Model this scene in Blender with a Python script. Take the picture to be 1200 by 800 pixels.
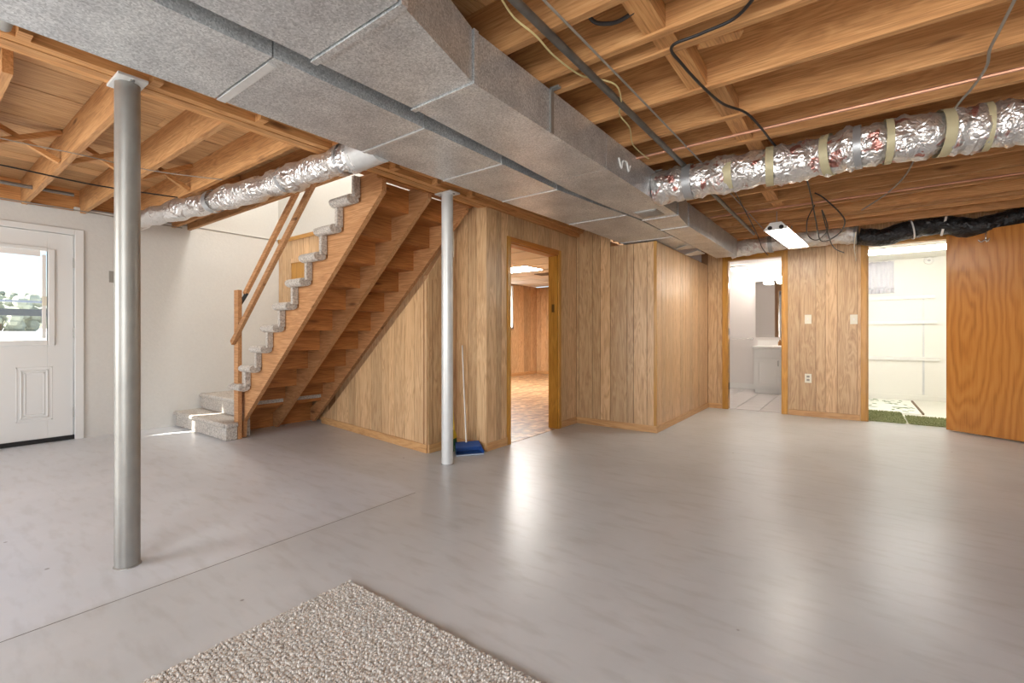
import bpy, math, random
import numpy as np
for o in list(bpy.data.objects): bpy.data.objects.remove(o)
S = bpy.context.scene
COL = S.collection
rnd = random.Random(7)

# ------------------------------------------------------------------ camera, world, sun, exposure
FPX, HOR, CAMH, CX = 540.0, 392.0, 1.05, 600.0
YAW = math.atan2(400, FPX)                     # angle of the view from the +X axis
SA, CA = math.sin(YAW), math.cos(YAW)
cd = bpy.data.cameras.new('camera'); cam = bpy.data.objects.new('camera', cd); COL.objects.link(cam)
cd.sensor_width = 36; cd.lens = FPX / 1200 * 36; cd.shift_y = -(400 - HOR) / 1200; cd.clip_start = 0.02
cam.location = (0, 0, CAMH); cam.rotation_euler = (math.pi / 2, 0, YAW - math.pi / 2)
S.camera = cam
S.view_settings.view_transform = 'Standard'; S.view_settings.look = 'None'
S.view_settings.exposure = 0.22; S.view_settings.gamma = 1.0; S.view_settings.use_curve_mapping = False

W = bpy.data.worlds.new('sky'); S.world = W; W.use_nodes = True
wn = W.node_tree.nodes; sky = wn.new('ShaderNodeTexSky'); sky.sky_type = 'NISHITA'; sky.sun_disc = False
sky.sun_elevation = math.radians(42); sky.sun_rotation = math.radians(-70)
W.node_tree.links.new(sky.outputs[0], wn['Background'].inputs[0]); wn['Background'].inputs[1].default_value = 0.28

def light(kind, name, loc, energy, color=(1, 1, 1), size=None, direction=None):
    l = bpy.data.lights.new(name, kind); l.energy = energy; l.color = color
    if kind == 'AREA':
        l.shape = 'RECTANGLE'; l.size, l.size_y = size
    elif size is not None and kind == 'SUN': l.angle = size
    elif size is not None: l.shadow_soft_size = size
    o = bpy.data.objects.new(name, l); COL.objects.link(o); o.location = loc
    if direction is not None:
        from mathutils import Vector
        o.rotation_euler = Vector(direction).to_track_quat('-Z', 'Y').to_euler()
    return o
SUN_DIR = (1.0, -0.40, -0.98)
light('SUN', 'sun_offscreen', (-8, 12, 10), 18.0, (1, .95, .86), math.radians(.6), SUN_DIR)
# daylight standing in the two window openings of the wall behind the camera
light('AREA', 'window_rear_offscreen', (-2.52, -0.6, 1.35), 120, (.95, .98, 1), (3.2, 1.3), (1, 0, 0))
light('AREA', 'window_rear_entry_side_offscreen', (-2.52, 4.2, 1.35), 70, (.95, .98, 1), (2.1, 1.3), (1, 0, 0))
# light coming down the stairwell from the floor above
light('AREA', 'stairwell_upstairs_offscreen', (2.62, 4.6, 4.5), 60, (1, .97, .92), (.5, 1.2), (0, 0, -1))

# ------------------------------------------------------------------ helpers
def ray(px, py):
    R, Z = (px - CX) / FPX, -(py - HOR) / FPX
    return (SA * R + CA, -CA * R + SA, Z)
def atz(px, py, z):
    d = ray(px, py); t = (z - CAMH) / d[2]; return (d[0] * t, d[1] * t, z)
def atx(px, py, x):
    d = ray(px, py); t = x / d[0]; return (x, d[1] * t, CAMH + d[2] * t)
def aty(px, py, y):
    d = ray(px, py); t = y / d[1]; return (d[0] * t, y, CAMH + d[2] * t)

def vadd(a, b): return (a[0] + b[0], a[1] + b[1], a[2] + b[2])
def vsub(a, b): return (a[0] - b[0], a[1] - b[1], a[2] - b[2])
def vmul(a, s): return (a[0] * s, a[1] * s, a[2] * s)
def cross(a, b): return (a[1]*b[2]-a[2]*b[1], a[2]*b[0]-a[0]*b[2], a[0]*b[1]-a[1]*b[0])
def norm(a):
    l = math.sqrt(a[0]**2 + a[1]**2 + a[2]**2) or 1; return (a[0]/l, a[1]/l, a[2]/l)

class MB:
    def __init__(s): s.v = []; s.f = []
    def add(s, v, f):
        n = len(s.v); s.v += v; s.f += [tuple(i + n for i in q) for q in f]; return s
    def box(s, x0, x1, y0, y1, z0, z1, taper=0):
        t = taper
        v = [(x0,y0,z0),(x1,y0,z0),(x1,y1,z0),(x0,y1,z0),(x0+t,y0+t,z1),(x1-t,y0+t,z1),(x1-t,y1-t,z1),(x0+t,y1-t,z1)]
        return s.add(v, [(3,2,1,0),(4,5,6,7),(0,1,5,4),(1,2,6,5),(2,3,7,6),(3,0,4,7)])
    def prism(s, poly, a0, a1, axis='z'):
        """polygon (2 coords) extruded along axis; x: (y,z)  y: (x,z)  z: (x,y)"""
        n = len(poly)
        def mk(p, a): return {'x': (a, p[0], p[1]), 'y': (p[0], a, p[1]), 'z': (p[0], p[1], a)}[axis]
        v = [mk(p, a0) for p in poly] + [mk(p, a1) for p in poly]
        f = [tuple(range(n - 1, -1, -1)), tuple(range(n, 2 * n))]
        f += [(i, (i + 1) % n, n + (i + 1) % n, n + i) for i in range(n)]
        return s.add(v, f)
    def bar(s, p, q, w, h, up=(0, 0, 1)):
        d = norm(vsub(q, p)); sd = norm(cross(d, up)); u = cross(sd, d)
        c = []
        for e in (p, q):
            for a, b in ((-1,-1),(1,-1),(1,1),(-1,1)):
                c.append(vadd(e, vadd(vmul(sd, a*w/2), vmul(u, b*h/2))))
        return s.add(c, [(3,2,1,0),(4,5,6,7),(0,1,5,4),(1,2,6,5),(2,3,7,6),(3,0,4,7)])
    def tube(s, pts, r, n=10, caps=True):
        rs = r if isinstance(r, (list, tuple)) else [r] * len(pts)
        v, f = [], []
        pu = None
        for i, p in enumerate(pts):
            d = norm(vsub(pts[min(i+1, len(pts)-1)], pts[max(i-1, 0)]))
            ref = pu if pu else ((0, 0, 1) if abs(d[2]) < .9 else (1, 0, 0))
            sd = norm(cross(d, ref)); u = cross(sd, d); pu = u
            for k in range(n):
                a = 2*math.pi*k/n
                v.append(vadd(p, vadd(vmul(sd, rs[i]*math.cos(a)), vmul(u, rs[i]*math.sin(a)))))
        for i in range(len(pts)-1):
            for k in range(n):
                a, b = i*n+k, i*n+(k+1) % n
                f.append((a, b, b+n, a+n))
        if caps: f += [tuple(range(n-1, -1, -1)), tuple(range((len(pts)-1)*n, len(pts)*n))]
        return s.add(v, f)
    def lathe(s, prof, c, n=20):
        pts = [(c[0], c[1], c[2] + z) for r, z in prof]
        v, f = [], []
        for (r, z), p in zip(prof, pts):
            for k in range(n):
                a = 2*math.pi*k/n; v.append((p[0] + r*math.cos(a), p[1] + r*math.sin(a), p[2]))
        for i in range(len(prof)-1):
            for k in range(n):
                a, b = i*n+k, i*n+(k+1) % n; f.append((a, b, b+n, a+n))
        f += [tuple(range(n-1, -1, -1)), tuple(range((len(prof)-1)*n, len(prof)*n))]
        return s.add(v, f)
    def build(s, name, mat, parent=None, smooth=False, bevel=0, label=None):
        me = bpy.data.meshes.new(name); me.from_pydata(s.v, [], s.f); me.validate(); me.update()
        me.materials.append(mat)
        o = bpy.data.objects.new(name, me); COL.objects.link(o)
        if parent is not None:
            o.parent = parent
            o.matrix_parent_inverse = parent.matrix_basis.inverted()
        if smooth:
            for p in me.polygons: p.use_smooth = True
            if hasattr(me, 'set_sharp_from_angle'): me.set_sharp_from_angle(angle=math.radians(42))
        if bevel:
            m = o.modifiers.new('bevel', 'BEVEL'); m.width = bevel; m.segments = 2; m.limit_method = 'ANGLE'
        if label: o['label'] = label
        return o
def box(*a): return MB().box(*a)
def tag(o, label, cat, group=None):
    o['label'] = label; o['category'] = cat
    if group: o['group'] = group
    return o
def struct(o, label=None, cat=None):
    o['kind'] = 'structure'
    if label: o['label'] = label
    if cat: o['category'] = cat
    return o
def thing(name, label, cat, loc=(0, 0, 0), group=None):
    o = bpy.data.objects.new(name, None); COL.objects.link(o); o.location = loc; o.empty_display_size = .1
    bpy.context.view_layer.update() if False else None
    o.matrix_basis.translation = loc
    return tag(o, label, cat, group)
def smooth_path(pts, n=8):
    out = []
    P = [pts[0]] + list(pts) + [pts[-1]]
    for i in range(1, len(P)-2):
        a, b, c, d = P[i-1:i+3]
        for k in range(n):
            t = k/n; t2 = t*t; t3 = t2*t
            out.append(tuple(.5*((2*b[j]) + (-a[j]+c[j])*t + (2*a[j]-5*b[j]+4*c[j]-d[j])*t2 + (-a[j]+3*b[j]-3*c[j]+d[j])*t3) for j in range(3)))
    out.append(tuple(pts[-1])); return out

# ------------------------------------------------------------------ materials
def mat(name):
    m = bpy.data.materials.new(name); m.use_nodes = True
    return m, m.node_tree.nodes, m.node_tree.links, m.node_tree.nodes['Principled BSDF']
def lin(c): return tuple((x/255/12.92 if x/255 <= .04045 else ((x/255+.055)/1.055)**2.4) for x in c) + (1,)
def plain(name, c, rough=.5, metal=0, emit=0, bump=0, bscale=60, vary=0, spec=.5):
    m, N, L, b = mat(name)
    b.inputs['Base Color'].default_value = lin(c); b.inputs['Roughness'].default_value = rough
    b.inputs['Metallic'].default_value = metal; b.inputs['Specular IOR Level'].default_value = spec
    if emit:
        b.inputs['Emission Color'].default_value = lin(c); b.inputs['Emission Strength'].default_value = emit
    if bump or vary:
        tc = N.new('ShaderNodeTexCoord'); nz = N.new('ShaderNodeTexNoise'); nz.inputs['Scale'].default_value = bscale
        nz.inputs['Detail'].default_value = 6; L.new(tc.outputs['Object'], nz.inputs['Vector'])
        if bump:
            bp = N.new('ShaderNodeBump'); bp.inputs['Strength'].default_value = bump; bp.inputs['Distance'].default_value = .01
            L.new(nz.outputs[0], bp.inputs['Height']); L.new(bp.outputs[0], b.inputs['Normal'])
        if vary:
            r = N.new('ShaderNodeValToRGB'); k = 1 - vary
            r.color_ramp.elements[0].position = .3; r.color_ramp.elements[1].position = .7
            r.color_ramp.elements[0].color = tuple(x*k for x in lin(c)[:3]) + (1,); r.color_ramp.elements[1].color = lin(c)
            L.new(nz.outputs[0], r.inputs[0]); L.new(r.outputs[0], b.inputs['Base Color'])
    return m
def wood(name, dark, mid, pale, axis='z', grain=1.0, rough=.5, knots=True, varied=.28, cath=.5):
    """grain runs along axis; each object gets its own slice of the grain"""
    m, N, L, b = mat(name)
    tc = N.new('ShaderNodeTexCoord'); oi = N.new('ShaderNodeObjectInfo')
    mul = N.new('ShaderNodeVectorMath'); mul.operation = 'SCALE'; mul.inputs[0].default_value = (37, 53, 29); L.new(oi.outputs['Random'], mul.inputs['Scale'])
    add = N.new('ShaderNodeVectorMath'); L.new(tc.outputs['Object'], add.inputs[0]); L.new(mul.outputs[0], add.inputs[1])
    def mapped(sc_along, sc_cross):
        mp = N.new('ShaderNodeMapping'); sc = [sc_cross]*3; sc['xyz'.index(axis)] = sc_along
        mp.inputs['Scale'].default_value = sc; L.new(add.outputs[0], mp.inputs['Vector']); return mp
    fine = N.new('ShaderNodeTexNoise'); fine.inputs['Scale'].default_value = 1; fine.inputs['Detail'].default_value = 8; fine.inputs['Roughness'].default_value = .65
    L.new(mapped(3*grain, 90*grain).outputs[0], fine.inputs['Vector'])
    wv = N.new('ShaderNodeTexNoise'); wv.inputs['Scale'].default_value = 1; wv.inputs['Detail'].default_value = 3; wv.inputs['Distortion'].default_value = .7
    L.new(mapped(.9*grain, 8*grain).outputs[0], wv.inputs['Vector'])
    # cathedral rings from the broad noise
    mm = N.new('ShaderNodeMath'); mm.operation = 'MULTIPLY'; mm.inputs[1].default_value = 16; L.new(wv.outputs[0], mm.inputs[0])
    fr = N.new('ShaderNodeMath'); fr.operation = 'PINGPONG'; fr.inputs[1].default_value = 1; L.new(mm.outputs[0], fr.inputs[0])
    mx = N.new('ShaderNodeMath'); mx.operation = 'MULTIPLY'; mx.inputs[1].default_value = cath; L.new(fr.outputs[0], mx.inputs[0])
    m2 = N.new('ShaderNodeMath'); m2.operation = 'MULTIPLY_ADD'; m2.inputs[1].default_value = 1-cath*.6; L.new(fine.outputs[0], m2.inputs[0]); L.new(mx.outputs[0], m2.inputs[2])
    rp = N.new('ShaderNodeValToRGB'); e = rp.color_ramp.elements
    e[0].position = .22; e[0].color = lin(dark); e[1].position = .92; e[1].color = lin(pale)
    k = e.new(.55); k.color = lin(mid); L.new(m2.outputs[0], rp.inputs[0])
    hs = N.new('ShaderNodeHueSaturation'); L.new(rp.outputs[0], hs.inputs['Color'])
    vr = N.new('ShaderNodeMapRange'); vr.inputs[3].default_value = 1-varied; vr.inputs[4].default_value = 1+varied*.5; L.new(oi.outputs['Random'], vr.inputs[0]); L.new(vr.outputs[0], hs.inputs['Value'])
    out = hs.outputs[0]
    if knots:
        vo = N.new('ShaderNodeTexVoronoi'); vo.inputs['Scale'].default_value = 1; L.new(mapped(1.6, 7).outputs[0], vo.inputs['Vector'])
        kr = N.new('ShaderNodeValToRGB'); kr.color_ramp.elements[0].position = .05; kr.color_ramp.elements[0].color = (.22, .13, .08, 1)
        kr.color_ramp.elements[1].position = .14; kr.color_ramp.elements[1].color = (1, 1, 1, 1); L.new(vo.outputs['Distance'], kr.inputs[0])
        mk = N.new('ShaderNodeMix'); mk.data_type = 'RGBA'; mk.blend_type = 'MULTIPLY'; mk.inputs['Factor'].default_value = .8
        L.new(out, mk.inputs['A']); L.new(kr.outputs[0], mk.inputs['B']); out = mk.outputs['Result']
    L.new(out, b.inputs['Base Color']); b.inputs['Roughness'].default_value = rough
    bp = N.new('ShaderNodeBump'); bp.inputs['Strength'].default_value = .12; bp.inputs['Distance'].default_value = .004
    L.new(fine.outputs[0], bp.inputs['Height']); L.new(bp.outputs[0], b.inputs['Normal'])
    return m
PANEL = wood('wood_panelling', (166,124,86), (206,167,124), (228,195,152), 'z', 1.5, .36, False, .20, .32)
JOIST = wood('joist_lumber', (148,98,56), (200,146,92), (226,180,128), 'y', 1.4, .7, True, .22, .18)
JOISTX = wood('crosswise_lumber', (150,96,50), (208,150,92), (232,184,124), 'x', 1.4, .7, True, .2, .18)
SUBFLOOR = wood('subfloor_planks', (156,112,70), (214,168,116), (238,202,154), 'x', 1.4, .75, True, .22, .18)
STAIRW = wood('stair_lumber', (146,98,60), (194,140,92), (224,180,136), 'y', 1.4, .55, True, .2, .18)
TREADW = wood('tread_lumber', (134,80,38), (186,120,62), (212,150,88), 'x', 1.4, .55, True, .2, .18)
TRIMW = wood('golden_door_trim', (156,102,36), (194,138,54), (212,158,74), 'z', 1.0, .32, False, .12, .25)
TRIMX = wood('golden_head_trim', (156,102,36), (194,138,54), (212,158,74), 'y', 1.0, .32, False, .12, .25)
TRIMXX = wood('golden_head_trim_along', (140,80,28), (182,112,42), (206,140,60), 'x', 1.0, .32, False, .12, .25)
BASEW = wood('pale_baseboard_wood', (168,118,72), (204,156,104), (220,178,128), 'x', 1.0, .4, False, .1, .25)
BASEY = wood('pale_baseboard_wood_y', (168,118,72), (204,156,104), (220,178,128), 'y', 1.0, .4, False, .1, .25)
GROOVE = plain('panel_backing', (150, 110, 74), .7)
WHITEWALL = plain('white_painted_wall', (214, 211, 205), .75, bump=.15, bscale=40, vary=.04)
WHITE = plain('white_paint', (236, 234, 230), .45)
WHITEDOOR = plain('white_door_paint', (226, 225, 222), .4)
BATHWALL = plain('bath_wall_paint', (232, 226, 222), .6)
DARK = plain('dark_rubber', (28, 27, 26), .7)
RIM = wood('rim_joist_lumber', (70,40,22), (104,62,36), (130,84,50), 'x', .8, .8, True, .2, .4)
STEEL = plain('grey_painted_steel', (164, 162, 157), .42, .6, vary=.12, bscale=14)
STEELW = plain('white_painted_steel', (222, 222, 220), .35, .25, vary=.08, bscale=14)
CHROME = plain('chrome', (224, 224, 222), .25, .9)
BRASS = plain('dark_brass', (120, 96, 60), .35, .8)
BLACKC = plain('black_cable', (34, 30, 28), .5)
GREYC = plain('grey_cable', (150, 142, 130), .5)
YELC = plain('pale_yellow_cable', (214, 196, 140), .5)
COPPER = plain('copper_pipe', (214, 158, 128), .35, .6, vary=.25, bscale=9)
CONDUIT = plain('steel_conduit', (120, 116, 110), .4, .6, vary=.3, bscale=18)
IVORY = plain('ivory_plastic', (232, 226, 208), .4)
TUBE = plain('lit_tube', (255, 250, 240), .5, emit=48)
LAUNTUBE = plain('lit_lens', (255, 253, 248), .5, emit=48)
SHADE = plain('lit_glass_shade', (255, 246, 236), .4, emit=28)
LPANEL = plain('lit_ceiling_panel', (255, 252, 246), .5, emit=75)
CTILE = plain('ceiling_tile_board', (232, 224, 214), .85, vary=.06, bscale=80, bump=.2)
TBAR = plain('ceiling_grid_metal', (225, 218, 206), .5)

def galvanized():
    m, N, L, b = mat('galvanized_sheet')
    tc = N.new('ShaderNodeTexCoord'); vo = N.new('ShaderNodeTexVoronoi'); vo.inputs['Scale'].default_value = 170
    L.new(tc.outputs['Object'], vo.inputs['Vector'])
    nz = N.new('ShaderNodeTexNoise'); nz.inputs['Scale'].default_value = 5; nz.inputs['Detail'].default_value = 5; L.new(tc.outputs['Object'], nz.inputs['Vector'])
    rp = N.new('ShaderNodeValToRGB'); rp.color_ramp.elements[0].color = lin((172,175,178)); rp.color_ramp.elements[1].color = lin((236,238,240))
    L.new(vo.outputs['Color'], rp.inputs[0])
    r2 = N.new('ShaderNodeValToRGB'); r2.color_ramp.elements[0].color = (.78, .78, .78, 1); r2.color_ramp.elements[1].color = (1.08, 1.08, 1.06, 1)
    r2.color_ramp.elements[0].position = .3; r2.color_ramp.elements[1].position = .7; L.new(nz.outputs[0], r2.inputs[0])
    mx = N.new('ShaderNodeMix'); mx.data_type = 'RGBA'; mx.blend_type = 'MULTIPLY'; mx.inputs['Factor'].default_value = 1
    L.new(rp.outputs[0], mx.inputs['A']); L.new(r2.outputs[0], mx.inputs['B']); L.new(mx.outputs['Result'], b.inputs['Base Color'])
    b.inputs['Metallic'].default_value = .6; b.inputs['Roughness'].default_value = .4
    return m
GALV = galvanized()
CLEAT = plain('bright_seam_metal', (214, 214, 212), .4, .35, vary=.1, bscale=30)

def foil(name, base, patch, amount, metal=.85):
    m, N, L, b = mat(name)
    tc = N.new('ShaderNodeTexCoord'); n1 = N.new('ShaderNodeTexNoise'); n1.inputs['Scale'].default_value = 9; n1.inputs['Detail'].default_value = 4; n1.inputs['Distortion'].default_value = 1
    L.new(tc.outputs['Object'], n1.inputs['Vector'])
    rp = N.new('ShaderNodeValToRGB'); e = rp.color_ramp.elements; e[0].position = amount; e[0].color = lin(patch); e[1].position = amount+.06; e[1].color = lin(base)
    L.new(n1.outputs[0], rp.inputs[0]); L.new(rp.outputs[0], b.inputs['Base Color'])
    vo = N.new('ShaderNodeTexVoronoi'); vo.inputs['Scale'].default_value = 18; vo.feature = 'DISTANCE_TO_EDGE'
    n2 = N.new('ShaderNodeTexNoise'); n2.inputs['Scale'].default_value = 14; n2.inputs['Detail'].default_value = 3
    L.new(tc.outputs['Object'], n2.inputs['Vector'])
    ad = N.new('ShaderNodeVectorMath'); ad.operation = 'MULTIPLY_ADD'; ad.inputs[1].default_value = (.12,.12,.12); L.new(n2.outputs['Color'], ad.inputs[0]); L.new(tc.outputs['Object'], ad.inputs[2]); L.new(ad.outputs[0], vo.inputs['Vector'])
    bp = N.new('ShaderNodeBump'); bp.inputs['Strength'].default_value = .9; bp.inputs['Distance'].default_value = .02
    L.new(vo.outputs['Distance'], bp.inputs['Height']); L.new(bp.outputs[0], b.inputs['Normal'])
    b.inputs['Metallic'].default_value = metal; b.inputs['Roughness'].default_value = .28
    return m
FOIL = foil('crumpled_foil', (238, 236, 234), (196, 186, 180), .36)
FOILP = foil('foil_with_pink_insulation', (240, 238, 236), (196, 138, 128), .36)
BLACKF = foil('black_plastic_sleeve', (26, 26, 28), (52, 52, 56), .4, .0)
TAPE = plain('tan_tape', (196, 186, 150), .5, .2)
TAPEG = plain('silver_tape', (176, 178, 180), .35, .6)

def floor_mat():
    m, N, L, b = mat('painted_concrete')
    tc = N.new('ShaderNodeTexCoord'); sx = N.new('ShaderNodeSeparateXYZ')
    nz = N.new('ShaderNodeTexNoise'); nz.inputs['Scale'].default_value = 1.3; nz.inputs['Detail'].default_value = 8; nz.inputs['Roughness'].default_value = .6
    L.new(tc.outputs['Object'], nz.inputs['Vector'])
    # wobble for the edge of the lighter area
    wob = N.new('ShaderNodeVectorMath'); wob.operation = 'MULTIPLY_ADD'; wob.inputs[1].default_value = (.10, .06, 0); L.new(nz.outputs['Color'], wob.inputs[0]); L.new(tc.outputs['Object'], wob.inputs[2])
    L.new(wob.outputs[0], sx.inputs[0])
    def ramp(sock, a, bb):
        r = N.new('ShaderNodeMapRange'); r.inputs[1].default_value = a; r.inputs[2].default_value = bb; L.new(sock, r.inputs[0]); return r.outputs[0]
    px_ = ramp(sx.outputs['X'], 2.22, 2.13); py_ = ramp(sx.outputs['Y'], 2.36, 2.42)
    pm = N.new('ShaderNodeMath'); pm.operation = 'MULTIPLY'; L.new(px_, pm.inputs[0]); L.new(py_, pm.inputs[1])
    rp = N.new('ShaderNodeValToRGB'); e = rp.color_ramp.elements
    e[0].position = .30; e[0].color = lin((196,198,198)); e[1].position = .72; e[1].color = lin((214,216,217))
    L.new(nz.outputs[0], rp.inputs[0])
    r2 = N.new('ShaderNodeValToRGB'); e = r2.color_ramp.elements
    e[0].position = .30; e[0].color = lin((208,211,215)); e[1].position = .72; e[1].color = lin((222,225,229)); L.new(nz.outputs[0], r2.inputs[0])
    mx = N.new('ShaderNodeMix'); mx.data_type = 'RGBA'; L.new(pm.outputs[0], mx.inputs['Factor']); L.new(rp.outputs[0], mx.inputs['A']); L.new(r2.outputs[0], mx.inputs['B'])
    # scuffs, long streaks and specks
    mp = N.new('ShaderNodeMapping'); mp.inputs['Scale'].default_value = (9, 2.2, 1); mp.inputs['Rotation'].default_value = (0,0,.5); L.new(tc.outputs['Object'], mp.inputs['Vector'])
    n3 = N.new('ShaderNodeTexNoise'); n3.inputs['Scale'].default_value = 2; n3.inputs['Detail'].default_value = 7; L.new(mp.outputs[0], n3.inputs['Vector'])
    r3 = N.new('ShaderNodeValToRGB'); e = r3.color_ramp.elements; e[0].position = .30; e[0].color = (.86,.85,.83,1); e[1].position = .5; e[1].color = (1,1,1,1); L.new(n3.outputs[0], r3.inputs[0])
    m2 = N.new('ShaderNodeMix'); m2.data_type = 'RGBA'; m2.blend_type = 'MULTIPLY'; m2.inputs['Factor'].default_value = .8; L.new(mx.outputs['Result'], m2.inputs['A']); L.new(r3.outputs[0], m2.inputs['B'])
    vo = N.new('ShaderNodeTexVoronoi'); vo.inputs['Scale'].default_value = 3.2; L.new(tc.outputs['Object'], vo.inputs['Vector'])
    r4 = N.new('ShaderNodeValToRGB'); e = r4.color_ramp.elements; e[0].position = .022; e[0].color = (.35,.32,.3,1); e[1].position = .034; e[1].color = (1,1,1,1); L.new(vo.outputs['Distance'], r4.inputs[0])
    m3 = N.new('ShaderNodeMix'); m3.data_type = 'RGBA'; m3.blend_type = 'MULTIPLY'; m3.inputs['Factor'].default_value = .8; L.new(m2.outputs['Result'], m3.inputs['A']); L.new(r4.outputs[0], m3.inputs['B'])
    L.new(m3.outputs['Result'], b.inputs['Base Color'])
    rr = N.new('ShaderNodeMapRange'); rr.inputs[3].default_value = .24; rr.inputs[4].default_value = .42; L.new(n3.outputs[0], rr.inputs[0]); L.new(rr.outputs[0], b.inputs['Roughness'])
    bp = N.new('ShaderNodeBump'); bp.inputs['Strength'].default_value = .06; bp.inputs['Distance'].default_value = .01; L.new(nz.outputs[0], bp.inputs['Height']); L.new(bp.outputs[0], b.inputs['Normal'])
    return m
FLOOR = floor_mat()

def carpet(name, c1, c2, sc=160):
    m, N, L, b = mat(name)
    tc = N.new('ShaderNodeTexCoord'); n = N.new('ShaderNodeTexNoise'); n.inputs['Scale'].default_value = sc; n.inputs['Detail'].default_value = 4
    L.new(tc.outputs['Object'], n.inputs['Vector'])
    r = N.new('ShaderNodeValToRGB'); e = r.color_ramp.elements; e[0].position = .35; e[0].color = lin(c1); e[1].position = .6; e[1].color = lin(c2)
    L.new(n.outputs[0], r.inputs[0]); L.new(r.outputs[0], b.inputs['Base Color']); b.inputs['Roughness'].default_value = .95; b.inputs['Specular IOR Level'].default_value = .1
    bp = N.new('ShaderNodeBump'); bp.inputs['Strength'].default_value = .8; bp.inputs['Distance'].default_value = .006; L.new(n.outputs[0], bp.inputs['Height']); L.new(bp.outputs[0], b.inputs['Normal'])
    return m
STAIRCARPET = carpet('stair_carpet', (164,156,147), (208,200,191), 70)
BERBER = carpet('berber_loop_rug', (184,176,166), (226,221,213), 90)
GREENMAT = carpet('green_shag_mat', (104,110,70), (164,168,124), 70)
def glass_mat():
    m, N, L, b = mat('window_glass'); out = N['Material Output']; N.remove(b)
    t = N.new('ShaderNodeBsdfTransparent'); t.inputs[0].default_value = (.97,.98,.98,1); g = N.new('ShaderNodeBsdfGlossy'); g.inputs['Roughness'].default_value = .02
    x = N.new('ShaderNodeMixShader'); x.inputs[0].default_value = .07
    L.new(t.outputs[0], x.inputs[1]); L.new(g.outputs[0], x.inputs[2]); L.new(x.outputs[0], out.inputs[0]); return m
GLASS = glass_mat()
MIRROR = plain('mirror_silver', (228, 228, 228), .03, 1)
def plydoor():
    m, N, L, b = mat('varnished_plywood_door')
    tc = N.new('ShaderNodeTexCoord'); mp = N.new('ShaderNodeMapping'); mp.inputs['Location'].default_value = (-.33, 0, -.50); mp.inputs['Scale'].default_value = (1.9, 0, .42)
    L.new(tc.outputs['Object'], mp.inputs['Vector'])
    nz = N.new('ShaderNodeTexNoise'); nz.inputs['Scale'].default_value = 2.4; nz.inputs['Detail'].default_value = 3; L.new(mp.outputs[0], nz.inputs['Vector'])
    ad = N.new('ShaderNodeVectorMath'); ad.operation = 'MULTIPLY_ADD'; ad.inputs[1].default_value = (.42,.0,.42); L.new(nz.outputs['Color'], ad.inputs[0]); L.new(mp.outputs[0], ad.inputs[2])
    sb = N.new('ShaderNodeVectorMath'); sb.operation = 'SUBTRACT'; sb.inputs[1].default_value = (.21, 0, .21); L.new(ad.outputs[0], sb.inputs[0])
    wv = N.new('ShaderNodeTexWave'); wv.wave_type = 'RINGS'; wv.rings_direction = 'SPHERICAL'; wv.inputs['Scale'].default_value = 2.8; wv.inputs['Distortion'].default_value = 1.2; wv.inputs['Detail'].default_value = 3; wv.inputs['Detail Scale'].default_value = 1.5
    L.new(sb.outputs[0], wv.inputs['Vector'])
    m2 = N.new('ShaderNodeMapping'); m2.inputs['Scale'].default_value = (90, 90, 3); L.new(tc.outputs['Object'], m2.inputs['Vector'])
    fn = N.new('ShaderNodeTexNoise'); fn.inputs['Scale'].default_value = 1; fn.inputs['Detail'].default_value = 5; L.new(m2.outputs[0], fn.inputs['Vector'])
    mm = N.new('ShaderNodeMath'); mm.operation = 'MULTIPLY_ADD'; mm.inputs[1].default_value = .34; L.new(wv.outputs['Fac'], mm.inputs[0]); 
    m4 = N.new('ShaderNodeMath'); m4.operation = 'MULTIPLY'; m4.inputs[1].default_value = .6; L.new(fn.outputs[0], m4.inputs[0]); L.new(m4.outputs[0], mm.inputs[2])
    r = N.new('ShaderNodeValToRGB'); e = r.color_ramp.elements; e[0].position = .15; e[0].color = lin((158,98,42)); e[1].position = .8; e[1].color = lin((196,136,68))
    k = e.new(.42); k.color = lin((184,120,54)); L.new(mm.outputs[0], r.inputs[0]); L.new(r.outputs[0], b.inputs['Base Color']); b.inputs['Roughness'].default_value = .3
    return m
PLYDOOR = plydoor()
def parquet():
    m, N, L, b = mat('parquet_pattern_vinyl')
    tc = N.new('ShaderNodeTexCoord'); mp = N.new('ShaderNodeMapping'); mp.inputs['Rotation'].default_value = (0,0,.2); L.new(tc.outputs['Object'], mp.inputs['Vector'])
    br = N.new('ShaderNodeTexBrick'); br.inputs['Scale'].default_value = 5; br.inputs['Color1'].default_value = lin((214,180,140)); br.inputs['Color2'].default_value = lin((150,108,70)); br.inputs['Mortar'].default_value = lin((130,96,66))
    br.inputs['Mortar Size'].default_value = .008; br.inputs['Brick Width'].default_value = .6; br.inputs['Row Height'].default_value = .3; L.new(mp.outputs[0], br.inputs['Vector'])
    nz = N.new('ShaderNodeTexNoise'); nz.inputs['Scale'].default_value = 12; nz.inputs['Detail'].default_value = 5; L.new(tc.outputs['Object'], nz.inputs['Vector'])
    r2 = N.new('ShaderNodeValToRGB'); r2.color_ramp.elements[0].color = (.6,.6,.6,1); r2.color_ramp.elements[1].color = (1.2,1.2,1.2,1); r2.color_ramp.elements[0].position = .35; r2.color_ramp.elements[1].position = .65; L.new(nz.outputs[0], r2.inputs[0])
    mx = N.new('ShaderNodeMix'); mx.data_type = 'RGBA'; mx.blend_type = 'MULTIPLY'; mx.inputs['Factor'].default_value = 1; L.new(br.outputs[0], mx.inputs['A']); L.new(r2.outputs[0], mx.inputs['B'])
    L.new(mx.outputs['Result'], b.inputs['Base Color']); b.inputs['Roughness'].default_value = .35; return m
PARQUET = parquet()

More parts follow.
